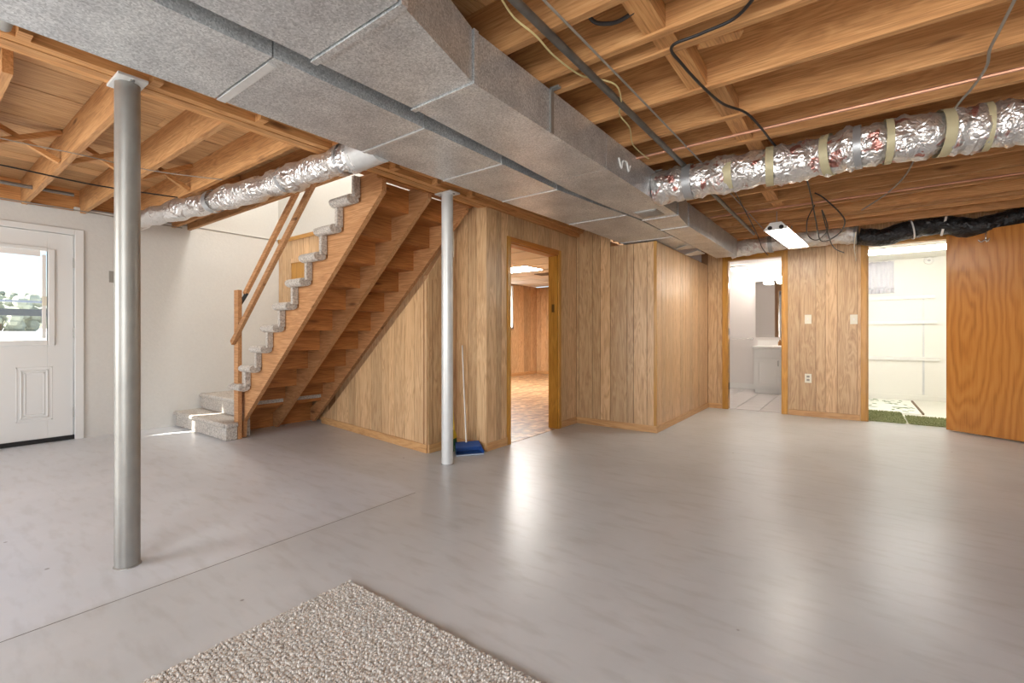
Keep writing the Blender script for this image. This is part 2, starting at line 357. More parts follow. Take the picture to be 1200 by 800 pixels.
# ------------------------------------------------------------------ the shell
JZ0, JZ1 = 2.28, 2.515            # joist bottoms and tops
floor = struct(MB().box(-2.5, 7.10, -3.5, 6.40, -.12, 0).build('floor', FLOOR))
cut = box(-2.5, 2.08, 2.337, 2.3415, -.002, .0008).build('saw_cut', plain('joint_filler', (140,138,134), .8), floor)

ceil = MB(); ceil.box(-2.6, 7.2, -3.6, 2.66, 2.545, 2.60); ceil.box(-2.6, 2.13, 2.66, 6.5, 2.545, 2.60)
ceiling = struct(ceil.build('ceiling', SUBFLOOR))
y = -3.5; i = 0
while y < 6.35:
    w = .186
    x1 = 7.1 if y + w < 2.68 else 2.13
    cuts = [-2.5, rnd.uniform(-.6, 1.6), x1]
    for a, b_ in zip(cuts[:-1], cuts[1:]):
        box(a + .0015, b_ - .0015, y + .002, min(y + w, 6.38) - .002, JZ1 + rnd.uniform(0, .003), 2.545).build('plank', SUBFLOOR, ceiling)
    y += w
def joist(x, y0, y1, w=.038, z0=JZ0, m=JOIST):
    o = box(x - w/2, x + w/2, y0, y1, z0, JZ1).build('joist', m, ceiling, bevel=.002)
    return o
RIGHT_J = [.38, .79, 1.19, 1.60, 1.885, 2.02, 2.44, 2.85, 3.27, 3.67, 4.08, 4.48, 4.885, 5.11, 5.28, 5.71, 5.88, 6.06, 6.50]
for x in RIGHT_J + [-.03, -.44, -.85, -1.26, -1.67, -2.08]: joist(x, -3.5, 2.56)
LEFT_J = [.755, 1.165, 1.565, 1.945, 2.10]
for x in LEFT_J: joist(x, 2.76, 6.33)
for x in (.33, -.08, -.49, -.90, -1.31, -1.72, -2.13): joist(x, 3.2 if x > 0 else 2.76, 6.33)
# rim board above the outer wall
box(-2.5, 2.12, 6.335, 6.375, 2.30, JZ1).build('rim_board', JOISTX, ceiling)
# crossed wooden bridging between the left joists
LJ = [-.08, .33, .755, 1.165, 1.565, 1.945]
for a, b_ in zip(LJ[:-1], LJ[1:]):
    for yy, s in ((4.56, 1), (4.62, -1)):
        z0, z1 = (JZ0 + .02, JZ1 - .02) if s > 0 else (JZ1 - .02, JZ0 + .02)
        MB().bar((a + .025, yy, z0), (b_ - .025, yy, z1), .045, .032).build('bridging', JOISTX, ceiling)
# solid flat blocks between the right joists
for (a, b_, yy) in ((1.60, 1.885, .655), (2.02, 2.44, .63), (2.44, 2.85, .56), (2.85, 3.27, .555), (3.27, 3.67, .52), (4.08, 4.48, .56), (4.48, 4.885, .60), (4.885, 5.11, .58), (1.885, 2.02, .64)):
    box(a + .02, b_ - .02, yy - .045, yy + .045, JZ0 + .012, JZ0 + .10).build('blocking', JOISTX, ceiling, bevel=.002)
MB().bar((2.02+.03, .53, 2.30), (2.13, .38, 2.33), .06, .04).build('blocking', JOISTX, ceiling)

# laminated beam
beam = thing('support_beam', 'long wooden beam carried by the steel posts beside the wide ducts', 'beam', (.3, 2.66, 2.20))
for k in range(4):
    y0 = 2.56 + k * .05
    box(-2.5, 4.9, y0 + .001, y0 + .049, 2.20 + (.045, .004, .0, .006)[k], 2.51).build('beam_ply', JOISTX, beam, bevel=.002)

for x in (-.5, -.1, .31, .73, 1.20, 1.66, 2.1, 2.5, 2.9): box(x - .02, x + .02, 2.545, 2.610, 2.203, 2.245).build('packing_block', JOISTX, beam)

# ---- panelled walls
WID = [.10, .15, .075, .20, .125, .10, .175, .15]
def boards_along(parent, axis, c, face, a0, a1, zfun, phase=0, base=True, z0=0.0, thick=.008):
    """vertical panelling boards on a wall plane. axis 'x': plane y=c, boards run along x; 'y': plane x=c. face = -1/+1 normal sign"""
    p = a0; k = phase
    while p < a1 - .004:
        w = min(WID[k % len(WID)], a1 - p); k += 1
        if a1 - p - w < .03: w = a1 - p
        for (zb, zt) in zfun(p, p + w):
            lo, hi = sorted((c, c + face * thick))
            if axis == 'x': m = MB().box(p + .0026, p + w - .0026, lo, hi, zb, zt)
            else: m = MB().box(lo, hi, p + .0026, p + w - .0026, zb, zt)
            m.build('panel_board', PANEL, parent)
        p += w
def full(z1, z0=0): return lambda a, b: [(z0, z1)]

# wall with the door to the panelled room (y = 2.65)
DM0, DM1, DMH = 3.545, 4.44, 1.94
wm = MB(); wm.box(3.21, DM0, 2.66, 2.76, 0, 2.2); wm.box(DM1, 4.88, 2.66, 2.76, 0, 2.2); wm.box(DM0, DM1, 2.66, 2.76, DMH, 2.2)
wall_middle = struct(wm.build('wall_middle', GROOVE))
boards_along(wall_middle, 'x', 2.66, -1, 3.19, DM0 - .03, full(2.198), 1)
boards_along(wall_middle, 'x', 2.66, -1, DM1 + .03, 4.87, full(2.198), 3)
boards_along(wall_middle, 'x', 2.66, -1, DM0 - .03, DM1 + .03, full(2.198, DMH + .03), 5)
# recess where the broom stands
wb = MB(); wb.box(3.208, 3.30, 2.66, 3.14, 0, 2.2)
wall_broom = struct(wb.build('wall_recess', GROOVE))
boards_along(wall_broom, 'y', 3.208, -1, 2.655, 3.035, full(2.27), 4)
# slanted wall below the stairs
P0, P1 = (3.073, 5.12), (2.833, 3.03)
us = thing('wall_understair', 'panelled wall closing the space below the staircase', 'wall'); us['kind'] = 'structure'; del us['category']
dx, dy = P1[0]-P0[0], P1[1]-P0[1]; LEN = math.hypot(dx, dy); ux, uy = dx/LEN, dy/LEN; nx, ny = uy, -ux
if nx > 0: nx, ny = -nx, -ny
def slope_top(s): return .02 + 1.536 * s / LEN
def usbox(s0, s1, zt0, zt1, d0, d1, zb=0):
    pts = []
    for d in (d0, d1):
        for s, z in ((s0, zb), (s1, zb), (s1, zt1), (s0, zt0)):
            pts.append((P0[0] + ux*s + nx*d, P0[1] + uy*s + ny*d, z))
    return MB().add(pts, [(0,1,2,3),(7,6,5,4),(0,4,5,1),(1,5,6,2),(2,6,7,3),(3,7,4,0)])
usbox(0, LEN, slope_top(0)-.015, slope_top(LEN)-.015, -.06, -.008).build('backing', GROOVE, us)
s = 0; k = 2
while s < LEN - .01:
    w = min(WID[k % 8], LEN - s); k += 1
    usbox(s + .0018, s + w - .0018, slope_top(s + .0018), slope_top(s + w - .0018), -.008, 0).build('panel_board', PANEL, us); s += w
usbox(.03, LEN, .075, .075, 0, .014).build('baseboard', BASEY, us, bevel=.003)
usbox(LEN-.022, LEN+.0, 1.535, 1.545, .0005, .008, .08).build('corner_strip', PANEL, us)
# its return face towards the broom
ret = MB().prism([(2.838, 0), (3.207, 0), (3.207, 2.19), (3.12, 2.19), (3.12, 1.95), (2.838, 1.575)], 3.032, 3.09, 'y')
wall_return = struct(ret.build('wall_return', GROOVE))
for a, b_ in ((2.838, 2.95), (2.953, 3.118), (3.122, 3.205)):
    t = lambda x: 2.19 if x > 3.12 else min(1.95, 1.575 + (x - 2.838) * 1.33)
    MB().prism([(a, 0), (b_, 0), (b_, t(b_)), (a, t(a))], 3.024, 3.032, 'y').build('panel_board', PANEL, wall_return)
box(2.836, 3.19, 3.012, 3.024, 0, .075).build('baseboard', BASEW, wall_return, bevel=.003)
box(3.186, 3.199, 2.66, 3.02, 0, .075).build('baseboard', BASEY, wall_broom, bevel=.003)

# closet block: face towards -x at 4.87, face towards -y at 1.69
wc = struct(MB().box(4.878, 4.96, 1.70, 2.66, 0, 2.05).build('wall_closet_end', GROOVE))
boards_along(wc, 'y', 4.878, -1, 1.692, 2.65, lambda a, b: [(0, 2.05 if a < 2.14 else 2.27)], 0)
wcs = struct(MB().box(4.96, 7.04, 1.70, 1.78, 0, 2.05).build('wall_closet_side', GROOVE))
boards_along(wcs, 'x', 1.70, -1, 4.872, 7.032, full(2.05), 6)
box(4.862, 4.872, 1.684, 1.716, 0, 2.05).build('corner_strip', TRIMW, wc)
box(4.86, 4.87, 1.69, 2.652, 0, .075).build('baseboard_closet_end', BASEY, wc, bevel=.003)
box(4.86, 7.03, 1.678, 1.692, 0, .075).build('baseboard_closet_side', BASEW, wcs, bevel=.003)
box(DM1 + .07, 4.86, 2.638, 2.652, 0, .075).build('baseboard', BASEW, wall_middle, bevel=.003)
box(3.19, DM0 - .055, 2.638, 2.652, 0, .075).build('baseboard', BASEW, wall_middle, bevel=.003)

# back wall x = 7.04 with the bathroom and laundry openings
B0, B1, BH = .755, 1.432, 2.10
L0, L1, LH = -.872, -.135, 2.135
bw = MB()
for (a, b_) in ((-3.5, L0), (L1, B0), (B1, 1.78)): bw.box(7.048, 7.15, a, b_, 0, 2.5)
bw.box(7.048, 7.15, B0, B1, BH, 2.5); bw.box(7.048, 7.15, L0, L1, LH, 2.5)
wall_back = struct(bw.build('wall_back', GROOVE))
boards_along(wall_back, 'y', 7.048, -1, L1 + .02, B0 - .03, full(2.5), 2)
boards_along(wall_back, 'y', 7.048, -1, B1 + .03, 1.69, full(2.5), 5)
boards_along(wall_back, 'y', 7.048, -1, -3.5, L0 - .02, full(2.5), 0)
boards_along(wall_back, 'y', 7.048, -1, L0 - .02, L1 + .02, full(2.5, LH + .02), 3)
boards_along(wall_back, 'y', 7.048, -1, B0 - .03, B1 + .03, full(2.5, BH + .02), 3)
box(7.026, 7.04, L1 + .07, B0 - .07, 0, .072).build('baseboard', BASEY, wall_back, bevel=.003)
box(7.026, 7.04, B1 + .07, 1.68, 0, .072).build('baseboard', BASEY, wall_back, bevel=.003)
def casing_y(name, x, a, b_, h, w=.062, deep=.11):
    """wooden jamb and casing round an opening in a wall of constant x"""
    t = MB().box(x - .016, x, a - w, a, 0, h + w).build(name, TRIMW, None, bevel=.003); struct(t)
    MB().box(x - .016, x, b_, b_ + w, 0, h + w).build('side_casing', TRIMW, t, bevel=.003)
    MB().box(x - .016, x, a, b_, h, h + w).build('head_casing', TRIMX, t, bevel=.003)
    MB().box(x, x + deep, a - .004, a + .012, 0, h).build('jamb', TRIMW, t)
    MB().box(x, x + deep, b_ - .012, b_ + .004, 0, h).build('jamb', TRIMW, t)
    MB().box(x, x + deep, a, b_, h - .012, h + .004).build('head_jamb', TRIMX, t)
    return t
t1 = casing_y('trim_1', 7.04, B0, B1, BH)
box(7.045, 7.075, B0 + .012, B0 + .016, .95, 1.03).build('strike_plate', BRASS, t1)
for zz in (1.05, 1.78, .28): box(7.055, 7.13, B1 - .017, B1 - .012, zz, zz + .09).build('hinge', BRASS, t1)
t2 = casing_y('trim_2', 7.04, L0, L1, LH)
# casing round the door of the panelled room (wall of constant y)
t3 = MB().box(DM0 - .05, DM0, 2.636, 2.652, 0, DMH + .05).build('trim_3', TRIMW, None, bevel=.003); struct(t3)
box(DM1, DM1 + .05, 2.636, 2.652, 0, DMH + .05).build('side_casing', TRIMW, t3, bevel=.003)
box(DM0, DM1, 2.636, 2.652, DMH, DMH + .05).build('head_casing', TRIMXX, t3, bevel=.003)
box(DM0 - .002, DM0 + .014, 2.652, 2.765, 0, DMH).build('jamb', TRIMW, t3); box(DM1 - .014, DM1 + .002, 2.652, 2.765, 0, DMH).build('jamb', TRIMW, t3)
box(DM0, DM1, 2.652, 2.765, DMH - .014, DMH + .002).build('head_jamb', TRIMXX, t3)
box(DM0 + .014, DM0 + .018, 2.69, 2.72, .96, 1.04).build('strike_plate', BRASS, t3)
box(DM1 - .018, DM1 - .014, 2.69, 2.72, 1.3, 1.39).build('hinge', BRASS, t3)

# left wall y = 6.29 with the entry door
ED0, ED1, EDH = .185, 1.105, 2.05
wl = MB(); wl.box(-2.5, ED0, 6.29, 6.42, 0, 2.29); wl.box(ED1, 3.25, 6.29, 6.42, 0, 2.335); wl.box(ED0, ED1, 6.29, 6.42, EDH, 2.29)
wall_left = struct(wl.build('wall_left', WHITEWALL))
box(1.23, 3.14, 6.283, 6.29, 2.322, 2.33).build('ceiling_crack_strip', plain('grey_joint_tape', (150,146,138), .8), wall_left)
# walls behind the camera, with windows; the right wall's is an added sky opening
wr = MB(); wr.box(-2.6, -2.5, -3.6, -2.3, 0, 2.5); wr.box(-2.6, -2.5, 1.1, 3.1, 0, 2.5); wr.box(-2.6, -2.5, 5.3, 6.42, 0, 2.5); wr.box(-2.6, -2.5, 3.1, 5.3, 0, .65); wr.box(-2.6, -2.5, 3.1, 5.3, 2.05, 2.5); wr.box(-2.6, -2.5, -2.3, 1.1, 0, .65); wr.box(-2.6, -2.5, -2.3, 1.1, 2.05, 2.5)
struct(wr.build('wall_rear', WHITEWALL))
wq = MB(); wq.box(-2.5, -.1, -3.6, -3.5, 0, 2.5); wq.box(2.5, 7.15, -3.6, -3.5, 0, 2.5); wq.box(-.1, 2.5, -3.6, -3.5, 0, .75); wq.box(-.1, 2.5, -3.6, -3.5, 2.05, 2.5)
struct(wq.build('wall_right', WHITEWALL))
for nm, seq in (('window_1', [(-2.58, -2.53, y_, y_ + .05, .65, 2.05) for y_ in (-2.3, -.62, 1.05)] + [(-2.58, -2.53, -2.3, 1.1, .65, .70), (-2.58, -2.53, -2.3, 1.1, 2.0, 2.05)]),
                ('added_window', [(x_, x_ + .05, -3.58, -3.53, .75, 2.05) for x_ in (-.1, 1.18, 2.45)] + [(-.1, 2.5, -3.58, -3.53, .75, .80), (-.1, 2.5, -3.58, -3.53, 2.0, 2.05)])):
    m = MB(); [m.box(*q) for q in seq]; struct(m.build(nm, WHITE))

# stairwell shaft going up
sw = MB(); sw.box(3.15, 3.23, 2.77, 6.40, 2.335, 4.6); sw.box(2.0, 3.15, 6.30, 6.40, 2.335, 4.6); sw.box(2.04, 2.10, 2.70, 6.30, 2.61, 4.6); sw.box(2.10, 3.15, 2.60, 2.68, 2.61, 4.6); sw.box(2.0, 3.23, 2.6, 6.4, 4.6, 4.68)
struct(sw.build('wall_stairwell', WHITEWALL))
wp = struct(MB().box(3.158, 3.25, 5.10, 6.29, 0, 2.33).build('wall_stair_hall', GROOVE))
boards_along(wp, 'y', 3.158, -1, 5.10, 6.285, full(2.33), 1)
box(3.138, 3.15, 5.10, 6.285, 2.285, 2.335).build('top_trim', TRIMX, wp)
d3 = thing('door_3', 'orange wooden door in the panelled wall behind the stairs', 'door', (3.14, 5.72, 0)); d3['kind'] = 'structure'; del d3['category']
box(3.125, 3.15, 5.28, 5.90, .35, 1.98).build('door_slab', TRIMW, d3)
for a in ((5.90, 5.96), (5.22, 5.28)): box(3.115, 3.15, a[0], a[1], .35, 2.04).build('side_casing', PANEL, d3)
box(3.115, 3.15, 5.28, 5.90, 1.98, 2.04).build('head_casing', PANEL, d3)

# ------------------------------------------------------------------ entry door
dd = thing('door_1', 'white half glazed entry door with black sweep in the white wall', 'door', (.64, 6.29, 0)); dd['kind'] = 'structure'; del dd['category']
G0, G1, GZ0, GZ1 = .325, .865, .995, 1.835       # glass
sl = MB(); yA, yB = 6.305, 6.35
sl.box(ED0, G0 - .05, yA, yB, .045, EDH - .005); sl.box(G1 + .05, ED1 - .01, yA, yB, .045, EDH - .005); sl.box(G0 - .05, G1 + .05, yA, yB, .045, GZ0 - .04); sl.box(G0 - .05, G1 + .05, yA, yB, GZ1 + .04, EDH - .005)
sl.build('door_slab', WHITEDOOR, dd, bevel=.002)
fr = MB(); fr.box(G0 - .09, G0, 6.29, 6.36, GZ0 - .05, GZ1 + .05); fr.box(G1 + .05, G1 + .10, 6.29, 6.36, GZ0 - .05, GZ1 + .05); fr.box(G0, G1 + .05, 6.29, 6.36, GZ0 - .05, GZ0); fr.box(G0, G1 + .05, 6.29, 6.36, GZ1 + .025, GZ1 + .06)
wf = fr.build('window_frame', WHITEDOOR, dd, bevel=.006)
box(G0, G1 + .05, 6.32, 6.326, GZ0, GZ1 + .03).build('glass', GLASS, wf)
box(G0, G1, 6.305, 6.316, GZ1 - .03, GZ1 + .025).build('blind_head_rail', WHITE, wf)
box(G1 + .01, G1 + .038, 6.300, 6.312, GZ0 + .02, GZ1 - .01).build('blind_slider_track', WHITE, wf, bevel=.003)
box(G1 + .008, G1 + .042, 6.292, 6.302, 1.33, 1.42).build('blind_slider', IVORY, wf, bevel=.003)
for (a, b_) in ((.29, .55), (.70, .95)):
    for ins, yy in ((0, 6.303), (.03, 6.2985), (.055, 6.302)):
        m = MB(); z0, z1 = .22 + ins, .74 - ins; a_, bb = a + ins, b_ - ins; w = .012
        m.box(a_, bb, yy, 6.306, z0, z0 + w); m.box(a_, bb, yy, 6.306, z1 - w, z1); m.box(a_, a_ + w, yy, 6.306, z0, z1); m.box(bb - w, bb, yy, 6.306, z0, z1)
        m.build('raised_panel_moulding', WHITEDOOR, dd, bevel=.003)
box(ED0, ED1, 6.292, 6.36, .004, .045).build('door_sweep', DARK, dd)
for zz in (.22, 1.02, 1.72): MB().tube([(ED1 - .004, 6.298, zz), (ED1 - .004, 6.298, zz + .10)], .008, 8).build('hinge', STEEL, dd)
cs = MB(); cs.box(ED1, ED1 + .068, 6.272, 6.29, 0, EDH + .055); cs.build('side_casing', WHITEDOOR, dd, bevel=.004)
box(ED0 - .07, ED0, 6.272, 6.29, 0, EDH + .055).build('side_casing', WHITEDOOR, dd, bevel=.004)
box(ED0, ED1, 6.272, 6.29, EDH, EDH + .055).build('head_casing', WHITEDOOR, dd, bevel=.004)
tag(box(1.37, 1.44, 6.284, 6.29, 1.60, 1.72).build('switch_plate', plain('grey_plate', (150,146,138), .5), None, bevel=.002), 'small grey plate on the white wall partly behind the thick post', 'switch plate')

# outside the entry door
SNOW = plain('pale_ground', (222, 220, 218), .9, vary=.12, bscale=2)
struct(box(-30, 30, 6.43, 60, -.25, -.15).build('ground', SNOW))
rail = thing('porch_rail', 'dark blue horizontal rail seen through the entry door glass', 'railing', (.8, 8.4, -.15))
MB().bar((-1.0, 8.4, 1.33), (3.5, 8.4, 1.33), .05, .085).build('rail_bar', plain('dark_blue_paint', (52, 60, 84), .5), rail)
for x in (-.9, 3.4): MB().bar((x, 8.4, -.15), (x, 8.4, 1.36), .08, .08, (0, 1, 0)).build('rail_post', plain('dark_blue_post', (52, 60, 84), .5), rail)
box(-.2, 3.5, 10.9, 10.96, 1.58, 1.61).build('top_wire', plain('grey_wire', (120,128,150), .6), rail)
bank = struct(MB().prism([(14, -.15), (60, -.15), (60, 1.6), (24, 1.15)], -30, 40, 'x').build('snow_bank', SNOW))
LEAF = plain('distant_foliage', (176, 180, 160), .9, vary=.4, bscale=3)
for i, (x, y_, r) in enumerate(((2.6, 28, 1.9), (6.4, 36, 2.2), (-.8, 38, 2.3), (11.5, 42, 2.2))):
    tr = thing('leafy_tree', ['round pale tree standing behind the porch rail', 'low wide tree beside the round pale tree outdoors', 'tall greyish tree at the edge of the door glass', 'small tree furthest along the row outdoors'][i], 'tree', (x, y_, 1.1), 'trees outside the entry door')
    m = MB()
    for q in range(150):
        a, el = rnd.uniform(0, 6.28), rnd.uniform(-.9, 1.3); rr = r * rnd.uniform(.5, 1)
        c = (x + rr*math.cos(a)*math.cos(el)*.85, y_ + rr*math.sin(a)*math.cos(el)*.85, 1.1 + r*.42 + rr*.5*math.sin(el))
        k = rnd.uniform(.35, .75)
        m.lathe([(.01, -.32*k), (.26*k, -.2*k), (.34*k, 0), (.24*k, .22*k), (.01, .34*k)], c, 6)
    m.build('foliage', LEAF, tr); MB().tube([(x, y_, 1.0), (x, y_, 1.1 + r*.4)], .12, 8).build('trunk', RIM, tr)
scr = thing('sun_slit_screen', 'added unseen board screen that narrows the sun to a sliver', 'screen', (.1, 7.0, -.15))
# added boards out of view block the sun; one gap lets a blade through
def sun_y_at(xs, xw): return 6.32 + (xw - xs) * .40
XS = .12
gap_c, gap_w = sun_y_at(XS, .60), .075
yb = 6.45
SB = wood('weathered_boards', (110,104,96), (140,132,122), (166,158,148), 'z', 1, .8, False)
edges = [6.36 + .0, gap_c - gap_w/2]
for (a, b_) in ((6.44, gap_c - gap_w/2), (gap_c + gap_w/2, gap_c + .35), (gap_c + .352, gap_c + .75), (gap_c + .752, gap_c + 1.2)):
    if b_ > a + .01: box(XS - .02, XS, a, b_, -.15, 3.6).build('screen_board', SB, scr)

# ------------------------------------------------------------------ staircase
RISE, RUN = .195, .2245
NST = 9
def zk(k): return .546 + RISE * k
def yb_(k): return 4.84 - RUN * k
stair = thing('staircase', 'open wooden staircase with carpeted treads rising from the white wall', 'staircase', (2.6, 5.0, 0))
def zb(y, off=0): return .04 + .87 * (5.25 - y) - off
TH = .04
def stringer(x0, x1, off, foot):
    pts = [(foot, 0.0)]
    pts.append((foot + .05, .0)) if foot < 5.2 else None
    top = []
    if foot > 5.2: top += [(foot + .06, .02), (foot + .06, .16), (5.09, .30)]
    else: top += [(5.06, .02), (5.06, .30)]
    top += [(5.06, zk(0) - TH)]
    for k in range(NST):
        top.append((yb_(k), zk(k) - TH)); top.append((yb_(k), zk(k + 1) - TH))
    top = [p for p in top if p[0] > 2.775]
    top.append((2.775, min(top[-1][1], 2.26)))
    top = [(a, min(b_, 2.27)) for a, b_ in top]
    low = [(2.775, max(zb(2.775, off), 2.0))]
    poly = pts + top + low + [(foot - .02, max(zb(foot - .02, off), 0))]
    # drop repeats
    out = []
    for p in poly:
        if not out or abs(p[0]-out[-1][0]) + abs(p[1]-out[-1][1]) > 1e-4: out.append(p)
    return MB().prism(out, x0, x1, 'x')
stringer(2.145, 2.185, .09, 5.02).build('stringer', STAIRW, stair)
stringer(2.60, 2.64, .035, 5.26).build('stringer', STAIRW, stair)
stringer(3.05, 3.09, .035, 5.26).build('stringer', STAIRW, stair)
for k in range(NST):
    yf = yb_(k) + .25
    if yb_(k) < 2.8: break
    tr = box(2.145, 3.09, yb_(k) - .015, yf - .02, zk(k) - TH, zk(k) - .008).build('tread', TREADW, stair)
    # carpet: pad on top, rolled nosing, rolled end past the stringer
    c = MB(); c.box(2.15, 3.10, yb_(k) - .01, yf - .015, zk(k) - .008, zk(k) + .006)
    c.tube([(2.06, yf - .018, zk(k) - .024), (3.10, yf - .018, zk(k) - .024)], .031, 10)
    c.build('carpet_cover', STAIRCARPET, tr, smooth=True)
    e = MB(); prof = []
    for a in range(0, 360, 30): prof.append((2.088 + .040*math.cos(math.radians(a))*(1.25 if 90 < a < 270 else 1.5), zk(k) - .024 + .036*math.sin(math.radians(a))))
    e.prism(prof, yb_(k) + .01, yf, 'y'); e.build('carpet_end', STAIRCARPET, tr, smooth=True)
    if zk(k + 1) < 2.45:
        rs = box(2.185, 3.05, yb_(k) - .034, yb_(k) - .0152, zk(k) - TH, min(zk(k + 1) - TH, 2.30)).build('riser', TREADW, stair)
        q = MB(); q.box(2.095, 3.09, yb_(k) + .001, yb_(k) + .016, zk(k), min(zk(k + 1) - .045, 2.40)); q.box(2.085, 2.142, yb_(k) - .018, yb_(k) + .018, zk(k) - .01, min(zk(k + 1) - .045, 2.40))
        q.build('riser_carpet', STAIRCARPET, rs, smooth=False, bevel=.008)
box(2.12, 3.14, 2.765, 2.80, 2.20, 2.53).build('header_board', TREADW, stair); box(2.13, 3.14, 2.80, 3.045, 2.285, 2.325).build('top_tread', TREADW, stair)
# first riser above landing
box(2.185, 3.05, 5.045, 5.06, .35, zk(0) - TH).build('riser', TREADW, stair)
box(2.10, 3.09, 5.062, 5.078, .35, zk(0) - .04).build('riser_carpet', STAIRCARPET, stair, bevel=.006)
# carpeted bottom steps against the white wall
st1 = MB(); st1.box(1.965, 2.072, 4.955, 5.06, .002, .172); st1.box(1.965, 2.24, 5.06, 6.285, .002, .172); st1.tube([(1.962, 4.957, .150), (1.962, 6.285, .150)], .026, 10); st1.tube([(1.962, 4.957, .150), (2.072, 4.957, .150)], .026, 10)
st1.build('landing_step', STAIRCARPET, stair, smooth=True, bevel=.006)
st2 = MB(); st2.box(2.245, 3.12, 5.085, 6.285, .305, .348); st2.box(2.225, 2.25, 5.085, 6.285, .172, .348); st2.tube([(2.225, 5.085, .326), (2.225, 6.285, .326)], .026, 10)
st2.build('landing', STAIRCARPET, stair, smooth=True, bevel=.004)
box(2.255, 3.10, 5.09, 6.28, .27, .303).build('landing_frame', TREADW, stair); box(2.255, 3.10, 5.36, 5.40, .0, .27).build('landing_frame', TREADW, stair)
# newel and rails
MB().box(2.075, 2.115, 4.955, 5.045, 0, 1.50).build('newel_post', STAIRW, stair, bevel=.004)
MB().bar((2.052, 5.02, .965), (2.052, 3.50, 2.31), .036, .052).build('handrail', STAIRW, stair, bevel=.004)
MB().bar((2.15, 4.97, 1.46), (2.15, 3.62, 2.62), .036, .05).build('guard_rail', STAIRW, stair, bevel=.004)
MB().bar((2.11, 4.985, 1.36), (2.15, 4.93, 1.47), .02, .03).build('rail_bracket', DARK, stair)

# ------------------------------------------------------------------ steel posts
def post(x, y_, m, label, top):
    t = thing('steel_post', label, 'post', (x, y_, 0))
    MB().tube([(x, y_, 0), (x, y_, top - .012)], .047, 32).build('pipe', m, t, smooth=True)
    pl = box(x - .055, x + .055, y_ - .09, y_ + .09, top - .012, top).build('top_plate', STEELW, t, bevel=.002)
    for s in (-1, 1): MB().tube([(x, y_ + s*.072, top - .022), (x, y_ + s*.072, top - .012)], .009, 6).build('bolt', STEEL, pl)
    MB().lathe([(.052, 0), (.051, .004), (.047, .006)], (x, y_, 0), 24).build('base_ring', STEEL, t)
    return t
post(.645, 2.66, STEEL, 'thick bare grey steel post holding the beam near the entry door', 2.20)
post(2.70, 2.655, STEELW, 'pale painted steel post at the top of the stairs beside the broom', 2.20)

# ------------------------------------------------------------------ ducts
def plan_section(pl, pr, z0, z1):
    """pl, pr: list of (x,y) along left (high y) and right edges"""
    return MB().prism([*pr, *reversed(pl)], z0, z1, 'z')
def interp(tab, x):
    for (a, ya), (b, yb2) in zip(tab[:-1], tab[1:]):
        if a <= x <= b: return ya + (yb2-ya)*(x-a)/(b-a)
    return tab[0][1] if x < tab[0][0] else tab[-1][1]
DZ0, DZ1 = 2.06, 2.275
LL = [(-2.4, 2.20), (.5, 2.20), (1.55, 2.18), (2.7, 2.145), (4.07, 2.08), (5.6, 2.05)]
LR = [(-2.4, 1.70), (.5, 1.705), (1.5, 1.687), (2.8, 1.657), (3.3, 1.60), (3.9, 1.515), (5.6, 1.475)]
RL = [(-2.4, 1.60), (.5, 1.615), (1.4, 1.580), (2.8, 1.60), (3.3, 1.565), (3.9, 1.495), (6.5, 1.455)]
RR = [(-2.4, 1.08), (.93, 1.11), (1.39, 1.226), (3.95, 1.19), (4.42, 1.235), (6.5, 1.205)]
def duct(name, label, L, R, cuts, z0=DZ0):
    t = thing(name, label, 'duct', (cuts[0], (interp(L, 1)+interp(R, 1))/2, z0))
    for a, b_ in zip(cuts[:-1], cuts[1:]):
        xs = sorted({a + .004, b_ - .003, *[q[0] for q in L + R if a < q[0] < b_]})
        plan_section([(x, interp(L, x)) for x in xs], [(x, interp(R, x)) for x in xs], z0, DZ1).build('duct_section', GALV, t)
    return t
CL = [-2.4, -1.2, -.1, .83, 1.55, 2.15, 2.76, 3.70, 4.8, 5.6]
CR = [-2.4, -1.1, -.2, .92, 1.385, 2.6, 3.95, 4.42, 6.5]
dl = duct('sheet_metal_duct', 'flat galvanized duct running alongside the wooden beam', LL, LR, CL)
dr = duct('sheet_metal_duct', 'galvanized duct with a flared end, further from the beam, feeding the flexible duct', RL, RR, CR)
for i, x in enumerate(CL[1:-1]):
    w = .038 if x < 1 else .02
    box(x + .004, x + w, interp(LR, x) + (.05 if x < 1 else .0), interp(LL, x), DZ0 - .004, DZ0).build('seam_strip', CLEAT if i < 6 else GALV, dl)
    if x > 1: MB().box(x - .002, x + .012, interp(LR, x) - .004, interp(LR, x), DZ0, DZ1).build('seam_strip', GALV, dl)
for x in CR[1:-1]:
    if x == 2.6: continue
    box(x + .004, x + .03, interp(RR, x) - .002, interp(RL, x) + .012, DZ0 - .006, DZ0).build('seam_strip', GALV, dr)
    box(x + .004, x + .03, interp(RR, x) - .008, interp(RR, x), DZ0 - .006, DZ1).build('seam_strip', GALV, dr)
for x in (1.96, 3.42):
    st = MB().box(x, x + .028, interp(RR, x) - .008, interp(RR, x) - .0005, DZ0 - .002, DZ1 + .01); st.box(x, x + .028, interp(RR, x) - .05, interp(RR, x), DZ1 + .0, DZ1 + .008)
    st.build('hanger_strap', STEEL, dr)
# floor register on the underside
rg = box(3.66, 3.86, 1.27, 1.46, DZ0 - .006, DZ0 - .0005).build('register', STEEL, dr)
for q in range(7): box(3.675 + q*.024, 3.688 + q*.024, 1.285, 1.445, DZ0 - .010, DZ0 - .006).build('register_slat', STEEL, rg)
